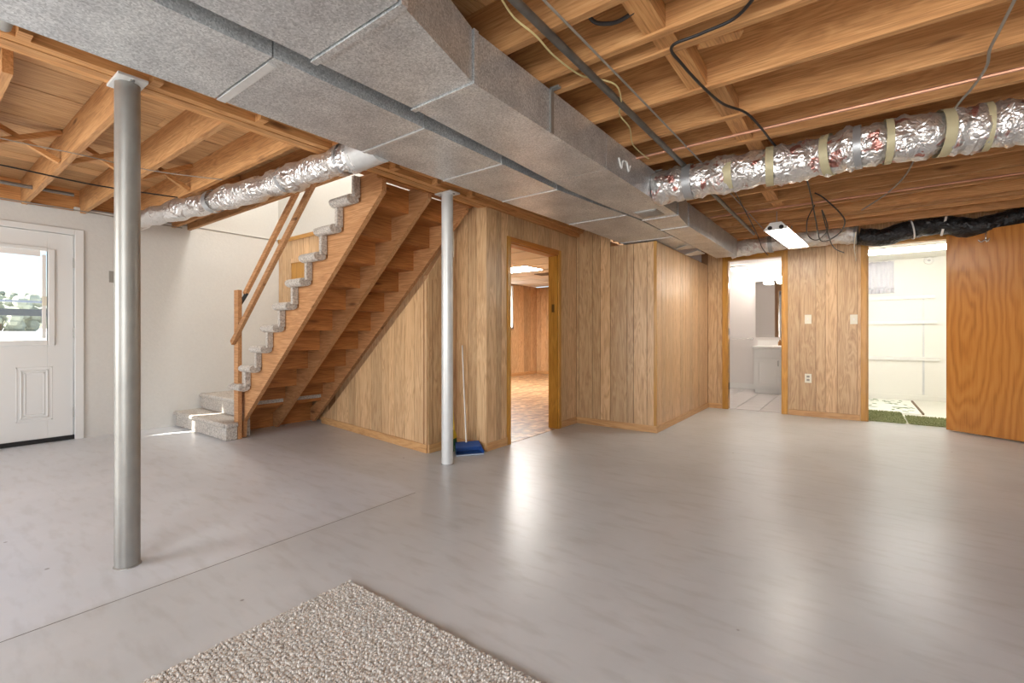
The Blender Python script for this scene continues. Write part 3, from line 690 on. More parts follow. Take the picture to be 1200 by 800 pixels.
# chalk squiggle on the duct side
sq = smooth_path([atx_ for atx_ in [aty(728, 184, 1.188), aty(731, 196, 1.188), aty(733, 188, 1.188), aty(737, 190, 1.188), aty(739, 200, 1.188), aty(741, 194, 1.188)]], 5)
MB().tube([(p[0], interp(RR, p[0]) - .002, p[2]) for p in sq], .006, 6).build('chalk_mark', plain('chalk', (232, 232, 230), .9), dr)
# folded metal flaps where the left duct ends
for a, b_, z in ((5.30, 5.62, 2.05), (5.68, 6.1, 2.045)):
    MB().add([(a, 1.48, z), (b_, 1.50, z+.02), (b_ - .05, 1.66, z), (a + .1, 1.66, z - .02), (a, 1.48, z+.01), (b_, 1.50, z+.03), (b_ - .05, 1.66, z+.01), (a + .1, 1.66, z - .01)], [(3,2,1,0),(4,5,6,7),(0,1,5,4),(1,2,6,5),(2,3,7,6),(3,0,4,7)]).build('metal_flap', CLEAT, dl)

def flex_mesh(pts, r, seed, amp=.12, n=22, per=14, wrinkle=.02, squash=1.0):
    R = random.Random(seed); path = smooth_path(pts, per)
    # resample
    v, f = [], []
    ph = [R.uniform(0, 6.28) for _ in range(6)]
    for i, p in enumerate(path):
        d = norm(vsub(path[min(i+1, len(path)-1)], path[max(i-1, 0)])); sd = norm(cross(d, (0, 0, 1))); u = cross(sd, d)
        ringr = r * (1 + amp*.5*math.sin(i*.9 + ph[0]) + amp*.4*math.sin(i*.37 + ph[1]) + R.uniform(-amp, amp)*.35)
        for k in range(n):
            a = 2*math.pi*k/n
            rr = ringr * (1 + wrinkle*math.sin(3*a + i*.5 + ph[2]) + R.uniform(-1, 1)*wrinkle)
            v.append(vadd(p, vadd(vmul(sd, rr*math.cos(a)), vmul(u, rr*squash*math.sin(a)))))
    m = len(path)
    for i in range(m-1):
        for k in range(n):
            a, b_ = i*n+k, i*n+(k+1) % n; f.append((a, b_, b_+n, a+n))
    f += [tuple(range(n-1, -1, -1)), tuple(range((m-1)*n, m*n))]
    return MB().add(v, f), path
def band(path, i0, i1, r, m, parent, name='tape_band', n=22):
    pts = path[i0:i1+1]
    return MB().tube(pts, r, n, False).build(name, m, parent, smooth=True)

fl = thing('flexible_duct', 'silver flexible duct slung along the joists beside the stairs', 'duct', (1.6, 2.2, 2.11))
pa = atz(400, 188, 2.115); pb = atz(300, 222, 2.125); pc = atz(185, 252, 2.17)
mesh, path = flex_mesh([(1.66, 2.36, 2.115), pa, vadd(vmul(vadd(pa, pb), .5), (0, 0, -.004)), pb, vadd(vmul(vadd(pb, pc), .5), (.0, 0, -.01)), pc, (pc[0] - .03, 6.1, 2.2)], .083, 3, .16, wrinkle=.05)
mesh.build('foil_sleeve', FOIL, fl, smooth=True)
MB().tube([(1.67, 2.17, 2.125), (1.66, 2.40, 2.115)], .088, 28).build('collar', CLEAT, fl, smooth=True)
for i in (12, 30, 52): band(path, i, i+1, .089, TAPEG, fl, 'strap')

fr_ = thing('flexible_duct', 'thick foil flexible duct with tan tape bands hung below the dark joists', 'duct', (3.45, 1.2, 2.15))
q = [(3.42, 1.20, 2.14), atz(810, 213, 2.15), atz(880, 199, 2.15), atz(950, 187, 2.15), atz(1010, 172, 2.155), atz(1080, 160, 2.155), atz(1150, 150, 2.155), atz(1230, 136, 2.15), atz(1330, 120, 2.15), (3.5, -3.0, 2.15)]
mesh, path = flex_mesh(q, .118, 5, .10, 26, 16, .05)
mesh.build('foil_sleeve', FOILP, fr_, smooth=True)
for j, i in enumerate((14, 26, 36, 52, 62, 70, 84, 96)): band(path, i, i + (2 if j % 3 else 3), .1255, TAPE if j % 4 else TAPEG, fr_)

fb = thing('flexible_duct', 'whitish foil flexible duct above the door of the bathroom', 'duct', (6.75, 1.1, 2.2))
mesh, path = flex_mesh([(6.66, 1.30, 2.17), (6.78, 1.05, 2.21), (6.78, .6, 2.235), (6.78, .2, 2.235), (6.76, -.04, 2.225)], .10, 8, .10, 22, 10, .05)
mesh.build('foil_sleeve', foil('white_foil', (232,230,226), (206,190,184), .38, .5), fb, smooth=True)
band(path, 14, 15, .112, TAPEG, fb); band(path, 38, 40, .112, TAPEG, fb)
fk = thing('flexible_duct', 'black plastic sleeved duct sagging above the laundry doorway', 'duct', (6.78, -.7, 2.2))
mesh, path = flex_mesh([(6.76, -.05, 2.20), (6.77, -.25, 2.165), (6.78, -.48, 2.215), (6.79, -.62, 2.235), (6.79, -.78, 2.235), (6.76, -1.0, 2.175), (6.74, -1.22, 2.20), (6.72, -1.5, 2.27), (6.7, -2.2, 2.28)], .115, 9, .06, 22, 10, .04, .85)
mesh.build('plastic_sleeve', BLACKF, fk, smooth=True)
for i in (22, 40): band(path, i, i+1, .112, WHITE, fk, 'strap')

# conduit, pipes and cables
def run(name, pts, r, m, label, cat, n=8, smooth=True, per=6):
    p = smooth_path(pts, per) if len(pts) > 2 and smooth else pts
    return tag(MB().tube(p, r, n).build(name, m, None, smooth=True), label, cat)
run('steel_conduit', [(.6, .985, 2.255), (6.15, .955, 2.255)], .017, CONDUIT, 'long straight steel conduit running below the joists beside the duct', 'pipe', 12)
run('cable', [(.7, .93, 2.275), (3.0, .87, 2.268), (6.0, .84, 2.275)], .005, GREYC, 'thin straight grey cable strung beside the long conduit', 'cable')
run('cable', [atz(584, -8, 2.27), atz(602, 20, 2.25), atz(628, 42, 2.235), atz(650, 66, 2.24), atz(680, 88, 2.26), atz(700, 92, 2.27), atz(722, 100, 2.265), atz(728, 118, 2.25), atz(726, 134, 2.27), atz(738, 150, 2.25), atz(742, 170, 2.26), atz(760, 186, 2.262)], .004, YELC, 'pale yellow cable looping around the long conduit', 'cable')
run('cable', [atz(690, 19, 2.33), atz(700, 27, 2.31), atz(722, 26, 2.30), atz(745, 12, 2.30), atz(765, -6, 2.32)], .008, BLACKC, 'short thick black cable curved between two joists by the block', 'cable')
run('cable', [atz(885, -4, 2.27), atz(860, 22, 2.268), atz(820, 40, 2.268), atz(787, 55, 2.268), atz(800, 76, 2.262), atz(826, 104, 2.262), atz(848, 122, 2.265), atz(874, 132, 2.266), atz(892, 150, 2.262), atz(906, 168, 2.262), atz(918, 178, 2.25)], .0065, BLACKC, 'black cable crossing the joists down to the taped foil duct', 'cable')
run('cable', [atz(1191, -4, 2.27), atz(1172, 34, 2.268), atz(1160, 58, 2.268), atz(1156, 78, 2.266), atz(1140, 102, 2.264), atz(1126, 118, 2.262), atz(1114, 134, 2.25)], .006, GREYC, 'grey and black cable hanging from the joists far along the taped duct', 'cable')
run('cable', [atz(1075, 178, 2.262), atz(1062, 204, 2.264), atz(1040, 226, 2.266), atz(1010, 246, 2.268)], .006, GREYC, 'pale cable slanting across the joists behind the taped duct', 'cable')
run('copper_pipe', [atz(700, 196, 2.27), atz(1300, 56, 2.27)], .010, COPPER, 'thin copper pipe fixed along a joist in front of the taped duct', 'pipe')
run('copper_pipe', [(5.08, 1.2, 2.268), (5.08, -2.5, 2.268)], .009, COPPER, 'thin copper pipe along the joists between taped duct and tube light', 'pipe')
LX = 5.0
run('cable', [atz(945, 208, 2.27), atz(951, 232, 2.25), atz(956, 258, 2.15), atz(962, 282, 2.02), atz(980, 276, 2.02), atz(990, 258, 2.10), atz(968, 234, 2.2), atz(955, 226, 2.27)], .006, BLACKC, 'black cable looped in the air beside the tube light', 'cable')
run('cable', [atz(955, 240, 2.27), atz(946, 258, 2.15), atz(947, 276, 2.08), atz(958, 281, 2.05), atz(970, 268, 2.12), atz(963, 246, 2.2), atz(975, 287, 2.0), atz(989, 296, 1.98)], .005, BLACKC, 'thin black cable end with a connector dangling beside the tube light', 'cable')
run('cable', [atz(1003, 272, 2.16), atz(1001, 290, 2.05), atz(1003, 306, 1.95), atz(1001, 322, 1.87)], .005, IVORY, 'white cord hanging in front of the panelling beside the laundry doorway', 'cord')
run('cable', [atz(860, 222, 2.268), atz(886, 272, 2.2), atz(893, 290, 2.1), atz(900, 299, 2.04)], .005, BLACKC, 'black cable drooping from the conduit end above the bathroom door', 'cable')
# service cables and pipe under the left joists
run('steel_conduit', [(-.6, 5.72, 2.33), (1.0, 5.72, 2.325)], .016, plain('dull_grey_pipe', (120,112,104), .5, .3), 'dull grey pipe crossing the joists above the entry door', 'pipe')
run('cable', [(-.3, 5.0, 2.29), (.5, 4.95, 2.275), (1.0, 4.98, 2.272), (1.6, 4.9, 2.29), (1.9, 4.95, 2.30)], .006, BLACKC, 'black cable sagging across the left joists below the bridging', 'cable')
run('cable', [(-.3, 4.2, 2.27), (.4, 4.25, 2.268), (.75, 4.22, 2.272), (1.16, 4.2, 2.272), (1.56, 4.0, 2.272)], .0035, GREYC, 'thin black cable strung through the left joists', 'cable')
run('cable', [(-.3, 6.1, 2.275), (.5, 6.12, 2.27), (1.0, 6.1, 2.265), (1.5, 6.16, 2.27), (2.0, 6.2, 2.275)], .006, GREYC, 'grey cable running along the top of the white wall', 'cable')
cp = thing('ceiling_stub_pipe', 'short grey pipe rising beside the left duct at the beam', 'pipe', (.28, 2.33, 2.2))
MB().tube([atz(4, 30, 2.20), vadd(atz(12, 6, 2.20), (0, 0, .0)), vadd(atz(17, -20, 2.20), (0, 0, .02))], .022, 14).build('pipe_body', STEEL, cp, smooth=True)
# pull cord by the broom recess
run('pull_cord', [(3.12, 2.99, 2.19), (3.121, 2.985, 1.9), (3.12, 2.986, 1.77)], .003, IVORY, 'thin white pull string dangling above the broom', 'cord')

# ------------------------------------------------------------------ fluorescent shop light
A_, B_ = atz(909, 268, 2.10), atz(938, 291, 2.10)
d = norm(vsub(B_, A_)); ln = 1.24
B_ = vadd(A_, vmul(d, ln)); side = norm(cross(d, (0, 0, 1)))
sh = thing('tube_light', 'lit twin tube fluorescent shop light hanging in front of the bathroom door', 'ceiling light', vadd(A_, (0, 0, .05)))
hp = []
def sec(o, zz): return [vadd(vadd(p, vmul(side, o)), (0, 0, zz)) for p in (A_, B_)]
prof = [(-.11, .0), (-.05, .065), (.05, .065), (.11, .0), (.105, -.002), (.047, .059), (-.047, .059), (-.105, -.002)]
v = [sec(o, z)[0] for o, z in prof] + [sec(o, z)[1] for o, z in prof]
nP = len(prof); MB().add(v, [(i, (i+1) % nP, nP+(i+1) % nP, nP+i) for i in range(nP)]).build('reflector', WHITE, sh)
for e_, s_ in ((A_, -1), (B_, 1)):
    m = MB(); a = vadd(e_, vmul(d, s_*.004)); v = []
    for dd_ in (0, .006*s_):
        v += [vadd(vadd(e_, vmul(d, dd_)), vadd(vmul(side, o), (0, 0, z))) for o, z in ((-.11, -.012), (.11, -.012), (.05, .065), (-.05, .065))]
    m.add(v, [(0,1,2,3),(7,6,5,4),(0,4,5,1),(1,5,6,2),(2,6,7,3),(3,7,4,0)]); m.build('end_cap', WHITE, sh)
for o in (-.05, .05):
    p, q2 = sec(o, .012)
    MB().tube([vadd(p, vmul(d, .03)), vadd(q2, vmul(d, -.03))], .019, 14).build('fluorescent_tube', TUBE, sh, smooth=True)
    for e_, s_ in ((p, 1), (q2, -1)): MB().tube([vadd(e_, vmul(d, -.008*s_)), vadd(e_, vmul(d, .03*s_))], .021, 12).build('lamp_holder', DARK if s_ > 0 else WHITE, sh)
for xj in (5.28, 6.06):
    c0 = vadd(vadd(A_, vmul(d, (xj - A_[0]) / d[0])), (0, 0, .06)); MB().tube([c0, (c0[0], c0[1], 2.285)], .004, 6).build('hanging_chain', STEEL, sh)
# ------------------------------------------------------------------ wall plates
def plate(y_, z, kind, label):
    t = thing('wall_plate', label, 'switch plate' if kind == 'switch' else 'outlet', (7.04, y_, z))
    box(7.033, 7.04, y_ - .037, y_ + .037, z - .058, z + .058).build('plate', IVORY, t, bevel=.002)
    if kind == 'switch': box(7.022, 7.034, y_ - .006, y_ + .006, z - .012, z + .014).build('toggle', WHITE, t)
    else:
        for s_ in (-1, 1): box(7.031, 7.034, y_ - .016, y_ + .016, z + s_*.022 - .013, z + s_*.022 + .013).build('socket', GREYC, t)
plate(.468, 1.248, 'switch', 'ivory light switch on the panelling nearer the bathroom door')
plate(-.005, 1.238, 'switch', 'ivory light switch on the panelling nearer the laundry doorway')
plate(.468, .489, 'outlet', 'ivory power outlet low on the panelling below a light switch')

# ------------------------------------------------------------------ laundry door slab, swung into the room
ld = thing('door_2', 'swung open varnished plywood door at the laundry doorway', 'door', (7.0, -.862, 0)); ld['kind'] = 'structure'; del ld['category']
ang = math.atan2(-.83, -.56)
slab = MB().box(0, .78, -.0175, .0175, .014, 2.13).build('door_slab', PLYDOOR, None, bevel=.002)
def local(o, parent):
    o.parent = parent
ld.rotation_euler = (0, 0, ang); ld.location = (6.885, -.825, 0)
local(slab, ld)
# camera side of the slab is its local -y or +y side
side_n = 1 if (math.cos(ang + math.pi/2)*(-6.9) + math.sin(ang + math.pi/2)*.9) > 0 else -1
hk = MB(); hx = .34; hz = 2.03
hk.tube([(hx, side_n*.018, hz + .06), (hx, side_n*.03, hz + .05), (hx, side_n*.032, hz - .01), (hx, side_n*.02, hz - .03)], .007, 8)
for s_ in (-1, 1): hk.tube([(hx, side_n*.03, hz - .005), (hx + s_*.03, side_n*.055, hz - .03), (hx + s_*.045, side_n*.065, hz - .005)], .008, 8)
local(hk.build('coat_hook', CHROME, None, smooth=True), ld)
kb = MB(); kb.tube([(.725, side_n*.0175, 1.0), (.725, side_n*.035, 1.0), (.725, side_n*.05, 1.0), (.725, side_n*.07, 1.0), (.725, side_n*.078, 1.0)], [.022, .012, .022, .026, .014], 16)
local(kb.build('door_knob', plain('brass_knob', (206, 172, 96), .25, .9), None, smooth=True), ld)

# ------------------------------------------------------------------ broom corner
YEL = plain('yellow_plastic', (226, 190, 40), .45); GRN = plain('green_plastic', (60, 118, 70), .45); BLU = plain('blue_plastic', (44, 84, 150), .4)
br = thing('broom', 'yellow broom leaning in the panelled recess behind the pale post', 'broom', (3.05, 2.93, 0))
MB().tube([(2.985, 2.86, .20), (3.06, 2.99, .86)], .012, 10).build('handle', YEL, br, smooth=True)
MB().prism([(-.03, .0), (.03, .0), (.022, .13), (-.022, .13)], 0, .01, 'y')
hb = MB().add([(2.90, 2.83, .12), (3.06, 2.88, .12), (3.05, 2.91, .12), (2.89, 2.86, .12), (2.95, 2.855, .22), (3.02, 2.88, .22), (3.015, 2.895, .22), (2.945, 2.87, .22)], [(3,2,1,0),(4,5,6,7),(0,1,5,4),(1,2,6,5),(2,3,7,6),(3,0,4,7)])
hb.build('broom_head', YEL, br, bevel=.006)
bb = MB()
for q in range(34):
    t = q/33; x = 2.90 + .155*t; y_ = 2.845 + .05*t + rnd.uniform(-.008, .008)
    bb.bar((x, y_, .132), (x + (t-.5)*.05, y_ + rnd.uniform(-.012, .012), .003), .006, .006, (0, 1, 0))
bb.build('bristles', GRN, br)['kind'] = 'stuff'
dp = thing('dustpan', 'blue long handled dustpan on the floor at the foot of the panelling', 'dustpan', (3.05, 2.72, 0))
bp = MB()
c = [atz(512, 528, .012), atz(517, 533, .012), atz(566, 531, .012), atz(573, 526, .012)]
a0, a1 = (2.855, 2.80), (3.13, 2.60); # open lip
def pan(u, w): # u along lip 0..1, w depth 0..1
    lx, ly = 2.90 + (3.10-2.90)*u, 2.745 + (2.60-2.745)*u
    return (lx + .085*w, ly + .115*w)
lip = [pan(0, 0), pan(1, 0), pan(.93, 1), pan(.07, 1)]
fl_ = [(p[0], p[1], .006 + .0*i) for i, p in enumerate(lip)]
def wallq(p, q_, h0, h1, th=.004):
    return MB().add([(p[0], p[1], .004), (q_[0], q_[1], .004), (q_[0], q_[1], h1), (p[0], p[1], h0), (p[0]+th, p[1]+th, .004), (q_[0]+th, q_[1]+th, .004), (q_[0]+th, q_[1]+th, h1), (p[0]+th, p[1]+th, h0)], [(0,1,2,3),(7,6,5,4),(0,4,5,1),(1,5,6,2),(2,6,7,3),(3,7,4,0)])
MB().prism(lip, .004, .010, 'z').build('pan_floor', BLU, dp)
wallq(lip[0], lip[3], .03, .085).build('pan_side', BLU, dp); wallq(lip[1], lip[2], .03, .085).build('pan_side', BLU, dp); wallq(lip[3], lip[2], .085, .085).build('pan_back', BLU, dp)
hood = [pan(.03, .45), pan(.97, .45), pan(.93, 1), pan(.07, 1)]
MB().add([(hood[0][0], hood[0][1], .055), (hood[1][0], hood[1][1], .055), (hood[2][0], hood[2][1], .088), (hood[3][0], hood[3][1], .088), (hood[0][0], hood[0][1], .060), (hood[1][0], hood[1][1], .060), (hood[2][0], hood[2][1], .093), (hood[3][0], hood[3][1], .093)], [(3,2,1,0),(4,5,6,7),(0,1,5,4),(1,2,6,5),(2,3,7,6),(3,0,4,7)]).build('pan_hood', BLU, dp)
MB().bar((lip[0][0], lip[0][1], .008), (lip[1][0], lip[1][1], .008), .012, .008).build('pan_lip', plain('pale_lip', (190, 200, 214), .4), dp)
hm = pan(.45, .85); MB().tube([(hm[0], hm[1], .09), (3.165, 2.92, .95)], .007, 10).build('handle', plain('pale_metal_handle', (214, 208, 198), .35, .4), dp, smooth=True)

# ------------------------------------------------------------------ rug
RX0, RX1, RY0, RY1 = -1.0, 1.15, -.9, 1.712
rug = tag(box(RX0, RX1, RY0, RY1, .001, .009).build('berber_rug', BERBER), 'beige looped berber rug lying on the grey painted floor', 'rug')
nr = np.random.default_rng(4)
gx, gy = np.meshgrid(np.arange(-.5, RX1 + .004, .0125), np.arange(-.1, RY1 + .004, .0105))
gx = gx.ravel() + nr.uniform(-.003, .003, gx.size); gy = gy.ravel() + nr.uniform(-.003, .003, gy.size)
nT = gx.size
hgt = .010 + nr.uniform(.002, .007, nT); lx = nr.uniform(.0052, .0075, nT); ly = nr.uniform(.004, .0058, nT)
V = np.zeros((nT, 9, 3))
for j, (a, b_) in enumerate(((-1,-1),(1,-1),(1,1),(-1,1))):
    V[:, j, 0] = gx + a*lx; V[:, j, 1] = gy + b_*ly; V[:, j, 2] = .008
    V[:, j+4, 0] = gx + a*lx*.62; V[:, j+4, 1] = gy + b_*ly*.62; V[:, j+4, 2] = hgt
V[:, 8, 0] = gx; V[:, 8, 1] = gy; V[:, 8, 2] = hgt + .0015
F = []
base = np.array([(0,1,5,4),(1,2,6,5),(2,3,7,6),(3,0,4,7)]); tri = np.array([(4,5,8),(5,6,8),(6,7,8),(7,4,8)])
off = (np.arange(nT)*9)[:, None, None]
F = (off + base).reshape(-1, 4).tolist() + (off + tri).reshape(-1, 3).tolist()
me = bpy.data.meshes.new('pile'); me.from_pydata(V.reshape(-1, 3).tolist(), [], F); me.materials.append(BERBER)
po = bpy.data.objects.new('pile', me); COL.objects.link(po); po.parent = rug; po['kind'] = 'stuff'

# ------------------------------------------------------------------ panelled room beyond the middle door
struct(box(3.25, 10.6, 2.66, 7.0, -.12, .003).build('floor_panelled_room', PARQUET))
mr = MB(); mr.box(3.25, 8.35, 6.885, 6.98, 0, 2.32); mr.box(9.30, 10.5, 6.885, 6.98, 0, 2.32); mr.box(8.35, 9.30, 6.885, 6.98, 0, 1.2); mr.box(8.35, 9.30, 6.885, 6.98, 2.27, 2.32)
wpr = struct(mr.build('wall_panelled_room_far', GROOVE)); boards_along(wpr, 'x', 6.885, -1, 9.30, 10.40, full(2.31), 2)
boards_along(wpr, 'x', 6.885, -1, 3.3, 8.35, full(2.31), 2); boards_along(wpr, 'x', 6.885, -1, 8.35, 9.30, full(1.2), 5)
wpe = struct(box(10.408, 10.5, 2.66, 6.885, 0, 2.32).build('wall_panelled_room_end', GROOVE)); boards_along(wpe, 'y', 10.408, -1, 4.2, 6.88, full(2.31), 4)
box(3.3, 10.40, 6.868, 6.878, 0, .085).build('baseboard', BASEW, wpr); box(10.388, 10.40, 4.2, 6.87, 0, .085).build('baseboard', BASEY, wpe)
struct(box(3.25, 3.30, 2.76, 6.98, 0, 2.32).build('wall_panelled_room_near', PANEL)); struct(box(4.9, 10.5, 2.66, 2.76, 0, 2.32).build('wall_panelled_room_side', PANEL))
w3 = MB(); w3.box(9.25, 9.30, 6.85, 6.93, 1.2, 2.27); w3.box(8.35, 8.40, 6.85, 6.93, 1.2, 2.27); w3.box(8.8, 8.85, 6.87, 6.93, 1.2, 2.27); w3.box(8.35, 9.3, 6.85, 6.93, 1.2, 1.24)
w3o = struct(w3.build('window_3', WHITE)); box(8.4, 9.25, 6.90, 6.905, 1.24, 2.27).build('glass', GLASS, w3o)
cpr = struct(box(3.25, 10.5, 2.76, 6.98, 2.345, 2.40).build('ceiling_panelled_room', CTILE))
lit = {(6, 2)}
for i in range(12):
    for j in range(4):
        x0, y0 = 3.32 + i*.61, 2.80 + j*1.03
        if x0 + .6 > 10.42: continue
        box(x0, x0 + .595, y0, min(y0 + 1.02, 6.88), 2.318, 2.33).build('lit_panel' if (i, j) in lit else 'ceiling_tile', LPANEL if (i, j) in lit else CTILE, cpr)
gb = MB()
for i in range(13): gb.box(3.3125 + i*.61, 3.3205 + i*.61, 2.8, 6.88, 2.312, 2.335)
for j in range(5): gb.box(3.3, 10.42, 2.79 + j*1.03, 2.80 + j*1.03, 2.312, 2.335)
gb.build('ceiling_grid', TBAR, cpr)
MB().box(8.0, 8.3, 5.0, 5.35, 2.305, 2.318).build('ceiling_vent', plain('dark_vent', (96, 84, 72), .6), cpr)

# ------------------------------------------------------------------ bathroom
BX = 9.85
bf = struct(box(7.10, BX + .1, .1, 2.6, -.12, -.004).build('floor_bathroom', plain('tile_grout', (176, 170, 164), .8)))
TILE = plain('white_floor_tile', (226, 222, 220), .25, vary=.05, bscale=5)
ti = None
for i in range(9):
    for j in range(8):
        x0, y0 = 7.105 + i*.308, .12 + j*.308
        if x0 + .3 > BX + .1 or y0 + .3 > 2.62: continue
        if ti is None:
            ti = box(0, .302, 0, .302, -.004, .004).build('floor_tile', TILE, bf); o = ti
        else:
            o = ti.copy(); COL.objects.link(o)
        o.location = (x0, y0, 0)
bwm = MB(); bwm.box(BX, BX + .1, .1, 2.66, 0, 2.4)
wbb = struct(bwm.build('wall_bathroom_back', BATHWALL)); box(BX - .014, BX, 1.46, 2.55, .004, .11).build('baseboard', WHITE, wbb, bevel=.003)
struct(box(7.15, BX, 2.55, 2.65, 0, 2.4).build('wall_bathroom_left', BATHWALL)); struct(box(7.15, BX, .10, .18, 0, 2.4).build('wall_bathroom_right', BATHWALL))
struct(box(7.15, BX, .18, 2.55, 2.31, 2.40).build('ceiling_bathroom', BATHWALL))
struct(box(7.151, 7.165, 1.50, 2.55, 0, 2.31).build('wall_bathroom_front', BATHWALL))
van = thing('vanity_cabinet', 'white vanity cabinet with panel door in the bathroom', 'cabinet', (9.55, 1.0, 0))
VX = 9.27
box(VX, BX - .002, .55, 1.445, .09, .80).build('body', WHITE, van, bevel=.003); box(VX + .03, BX - .01, .57, 1.43, .004, .09).build('toe_kick', WHITE, van)
def vdoor(y0, y1, hy):
    dr_ = box(VX - .018, VX, y0, y1, .13, .62).build('door', WHITE, van, bevel=.003)
    m = MB(); 
    for a in ((y0 + .05, y1 - .05, .18, .195), (y0 + .05, y1 - .05, .555, .57), (y0 + .05, y0 + .065, .18, .57), (y1 - .065, y1 - .05, .18, .57)): m.box(VX - .026, VX - .018, *a)
    m.build('panel_moulding', WHITE, dr_, bevel=.003)
    MB().tube([(VX - .018, hy, .50), (VX - .045, hy, .505), (VX - .045, hy, .585), (VX - .018, hy, .59)], .006, 8).build('handle', STEEL, dr_, smooth=True)
vdoor(1.02, 1.42, 1.055); vdoor(.58, .98, .945)
for a, b_ in ((1.02, 1.42), (.58, .98)): box(VX - .018, VX, a, b_, .645, .785).build('drawer', WHITE, van, bevel=.003)
ct = thing('sink', 'white moulded sink top on the vanity cabinet', 'sink', (9.55, 1.0, .80))
box(VX - .03, BX - .002, .53, 1.465, .80, .845).build('counter', WHITE, ct, bevel=.008); box(BX - .022, BX - .002, .53, 1.465, .845, .945).build('backsplash', WHITE, ct, bevel=.004)
MB().lathe([(.20, .0), (.19, .012), (.17, .012), (.15, .002)], (9.55, 1.0, .845), 24).build('basin_rim', WHITE, ct, smooth=True)
fc = thing('faucet', 'chrome faucet with two handles on the white sink top', 'faucet', (9.74, 1.0, .845))
MB().tube([(9.74, 1.0, .845), (9.74, 1.0, .95), (9.70, 1.0, .98), (9.62, 1.0, .96)], .012, 10).build('spout', CHROME, fc, smooth=True)
for s_ in (-1, 1): MB().tube([(9.74, 1.0 + s_*.09, .845), (9.74, 1.0 + s_*.09, .90)], [.012, .022], 10).build('tap_handle', CHROME, fc, smooth=True)
sp = thing('soap_dispenser', 'small amber soap bottle on the white sink top', 'bottle', (9.6, 1.22, .845))
MB().lathe([(.03, 0), (.032, .01), (.032, .07), (.014, .09), (.012, .11)], (9.62, 1.07, .845), 16).build('bottle', plain('amber_glass', (150, 104, 60), .3), sp, smooth=True)
MB().tube([(9.62, 1.07, .955), (9.62, 1.07, .985), (9.585, 1.07, .985)], .005, 8).build('pump', CHROME, sp)
mi = thing('mirror', 'tall frameless mirror above the bathroom sink', 'mirror', (BX - .02, 1.0, 1.0))
box(BX - .012, BX - .002, .55, 1.50, 1.0, 2.06).build('mirror_glass', MIRROR, mi, bevel=.002)
tb = thing('towel_bar', 'thin chrome towel bar on the bathroom wall beside the mirror', 'towel bar', (BX - .05, 1.9, .97))
MB().tube([(BX - .06, 1.56, .97), (BX - .06, 2.22, .97)], .008, 10).build('rod', CHROME, tb, smooth=True)
for yy in (1.56, 2.22): MB().tube([(BX, yy, .97), (BX - .05, yy, .97), (BX - .07, yy, .97)], [.024, .016, .018], 12).build('bracket', CHROME, tb, smooth=True)
vl = thing('vanity_light', 'lit vanity light with white bell shades above the mirror', 'wall light', (BX - .04, 1.1, 2.15))
MB().tube([(BX - .10, .55, 2.15), (BX - .10, 1.42, 2.15)], .010, 10).build('bar', CHROME, vl, smooth=True)
box(BX - .02, BX, .9, 1.1, 2.11, 2.19).build('back_plate', CHROME, vl, bevel=.004); MB().tube([(BX - .02, 1.0, 2.15), (BX - .10, 1.0, 2.15)], .009, 8).build('arm', CHROME, vl)
for yy in (1.28, 1.06, .84, .62):
    sd_ = MB().lathe([(.078, -.13), (.070, -.10), (.045, -.05), (.022, -.01)], (BX - .10, yy, 2.135), 18).build('shade', SHADE, vl, smooth=True)
    MB().tube([(BX - .10, yy, 2.12), (BX - .10, yy, 2.15)], .022, 10).build('shade_cap', CHROME, sd_)
cl = thing('ceiling_light', 'flush round white ceiling light in the bathroom', 'ceiling light', (9.35, 1.72, 2.31))
MB().lathe([(.15, 0), (.15, -.02), (.13, -.025)], (9.4, 1.72, 2.31), 24).build('base', WHITE, cl, smooth=True)
MB().lathe([(.125, -.02), (.12, -.05), (.09, -.08), (.04, -.095), (.005, -.098)], (9.4, 1.72, 2.31), 24).build('dome', SHADE, cl, smooth=True)
sc = thing('shower_curtain', 'grey green curtain reflected in the bathroom mirror', 'curtain', (7.6, .25, 0))

# what the mirror shows: closed linen door on the front wall
bpy.data.objects.remove(sc)

# ------------------------------------------------------------------ laundry room
LXB = 9.75
struct(box(7.10, LXB + .1, -1.6, .1, -.12, .0).build('floor_laundry', plain('pale_vinyl', (224, 222, 210), .35, vary=.05, bscale=6)))
CREAM = plain('cream_wall_paint', (234, 231, 223), .6)
lb = MB(); lb.box(LXB, LXB + .1, -1.6, -.53, 0, 2.5); lb.box(LXB, LXB + .1, .03, .1, 0, 2.5); lb.box(LXB, LXB + .1, -.53, .03, 0, 1.75); lb.box(LXB, LXB + .1, -.53, .03, 2.22, 2.5)
wlb = struct(lb.build('wall_laundry_back', CREAM)); box(LXB - .012, LXB, -1.4, .03, 0, .08).build('baseboard', CREAM, wlb, bevel=.003)
struct(box(7.15, LXB, -1.6, -1.42, 0, 2.5).build('wall_laundry_right', CREAM)); struct(box(7.15, LXB, .03, .10, 0, 2.5).build('wall_laundry_left', CREAM))
struct(box(7.15, LXB, -1.42, .03, 2.27, 2.35).build('ceiling_laundry', CREAM)); struct(box(7.151, 7.165, -1.42, L0 - .02, 0, 2.27).build('wall_laundry_front', CREAM))
w4 = MB(); w4.box(LXB + .03, LXB + .08, -.53, -.48, 1.75, 2.22); w4.box(LXB + .03, LXB + .08, -.02, .03, 1.75, 2.22); w4.box(LXB + .03, LXB + .08, -.53, .03, 1.75, 1.80); w4.box(LXB + .03, LXB + .08, -.53, .03, 2.17, 2.22)
w4o = struct(w4.build('window_4', WHITE)); box(LXB + .05, LXB + .055, -.48, -.02, 1.8, 2.17).build('glass', GLASS, w4o)
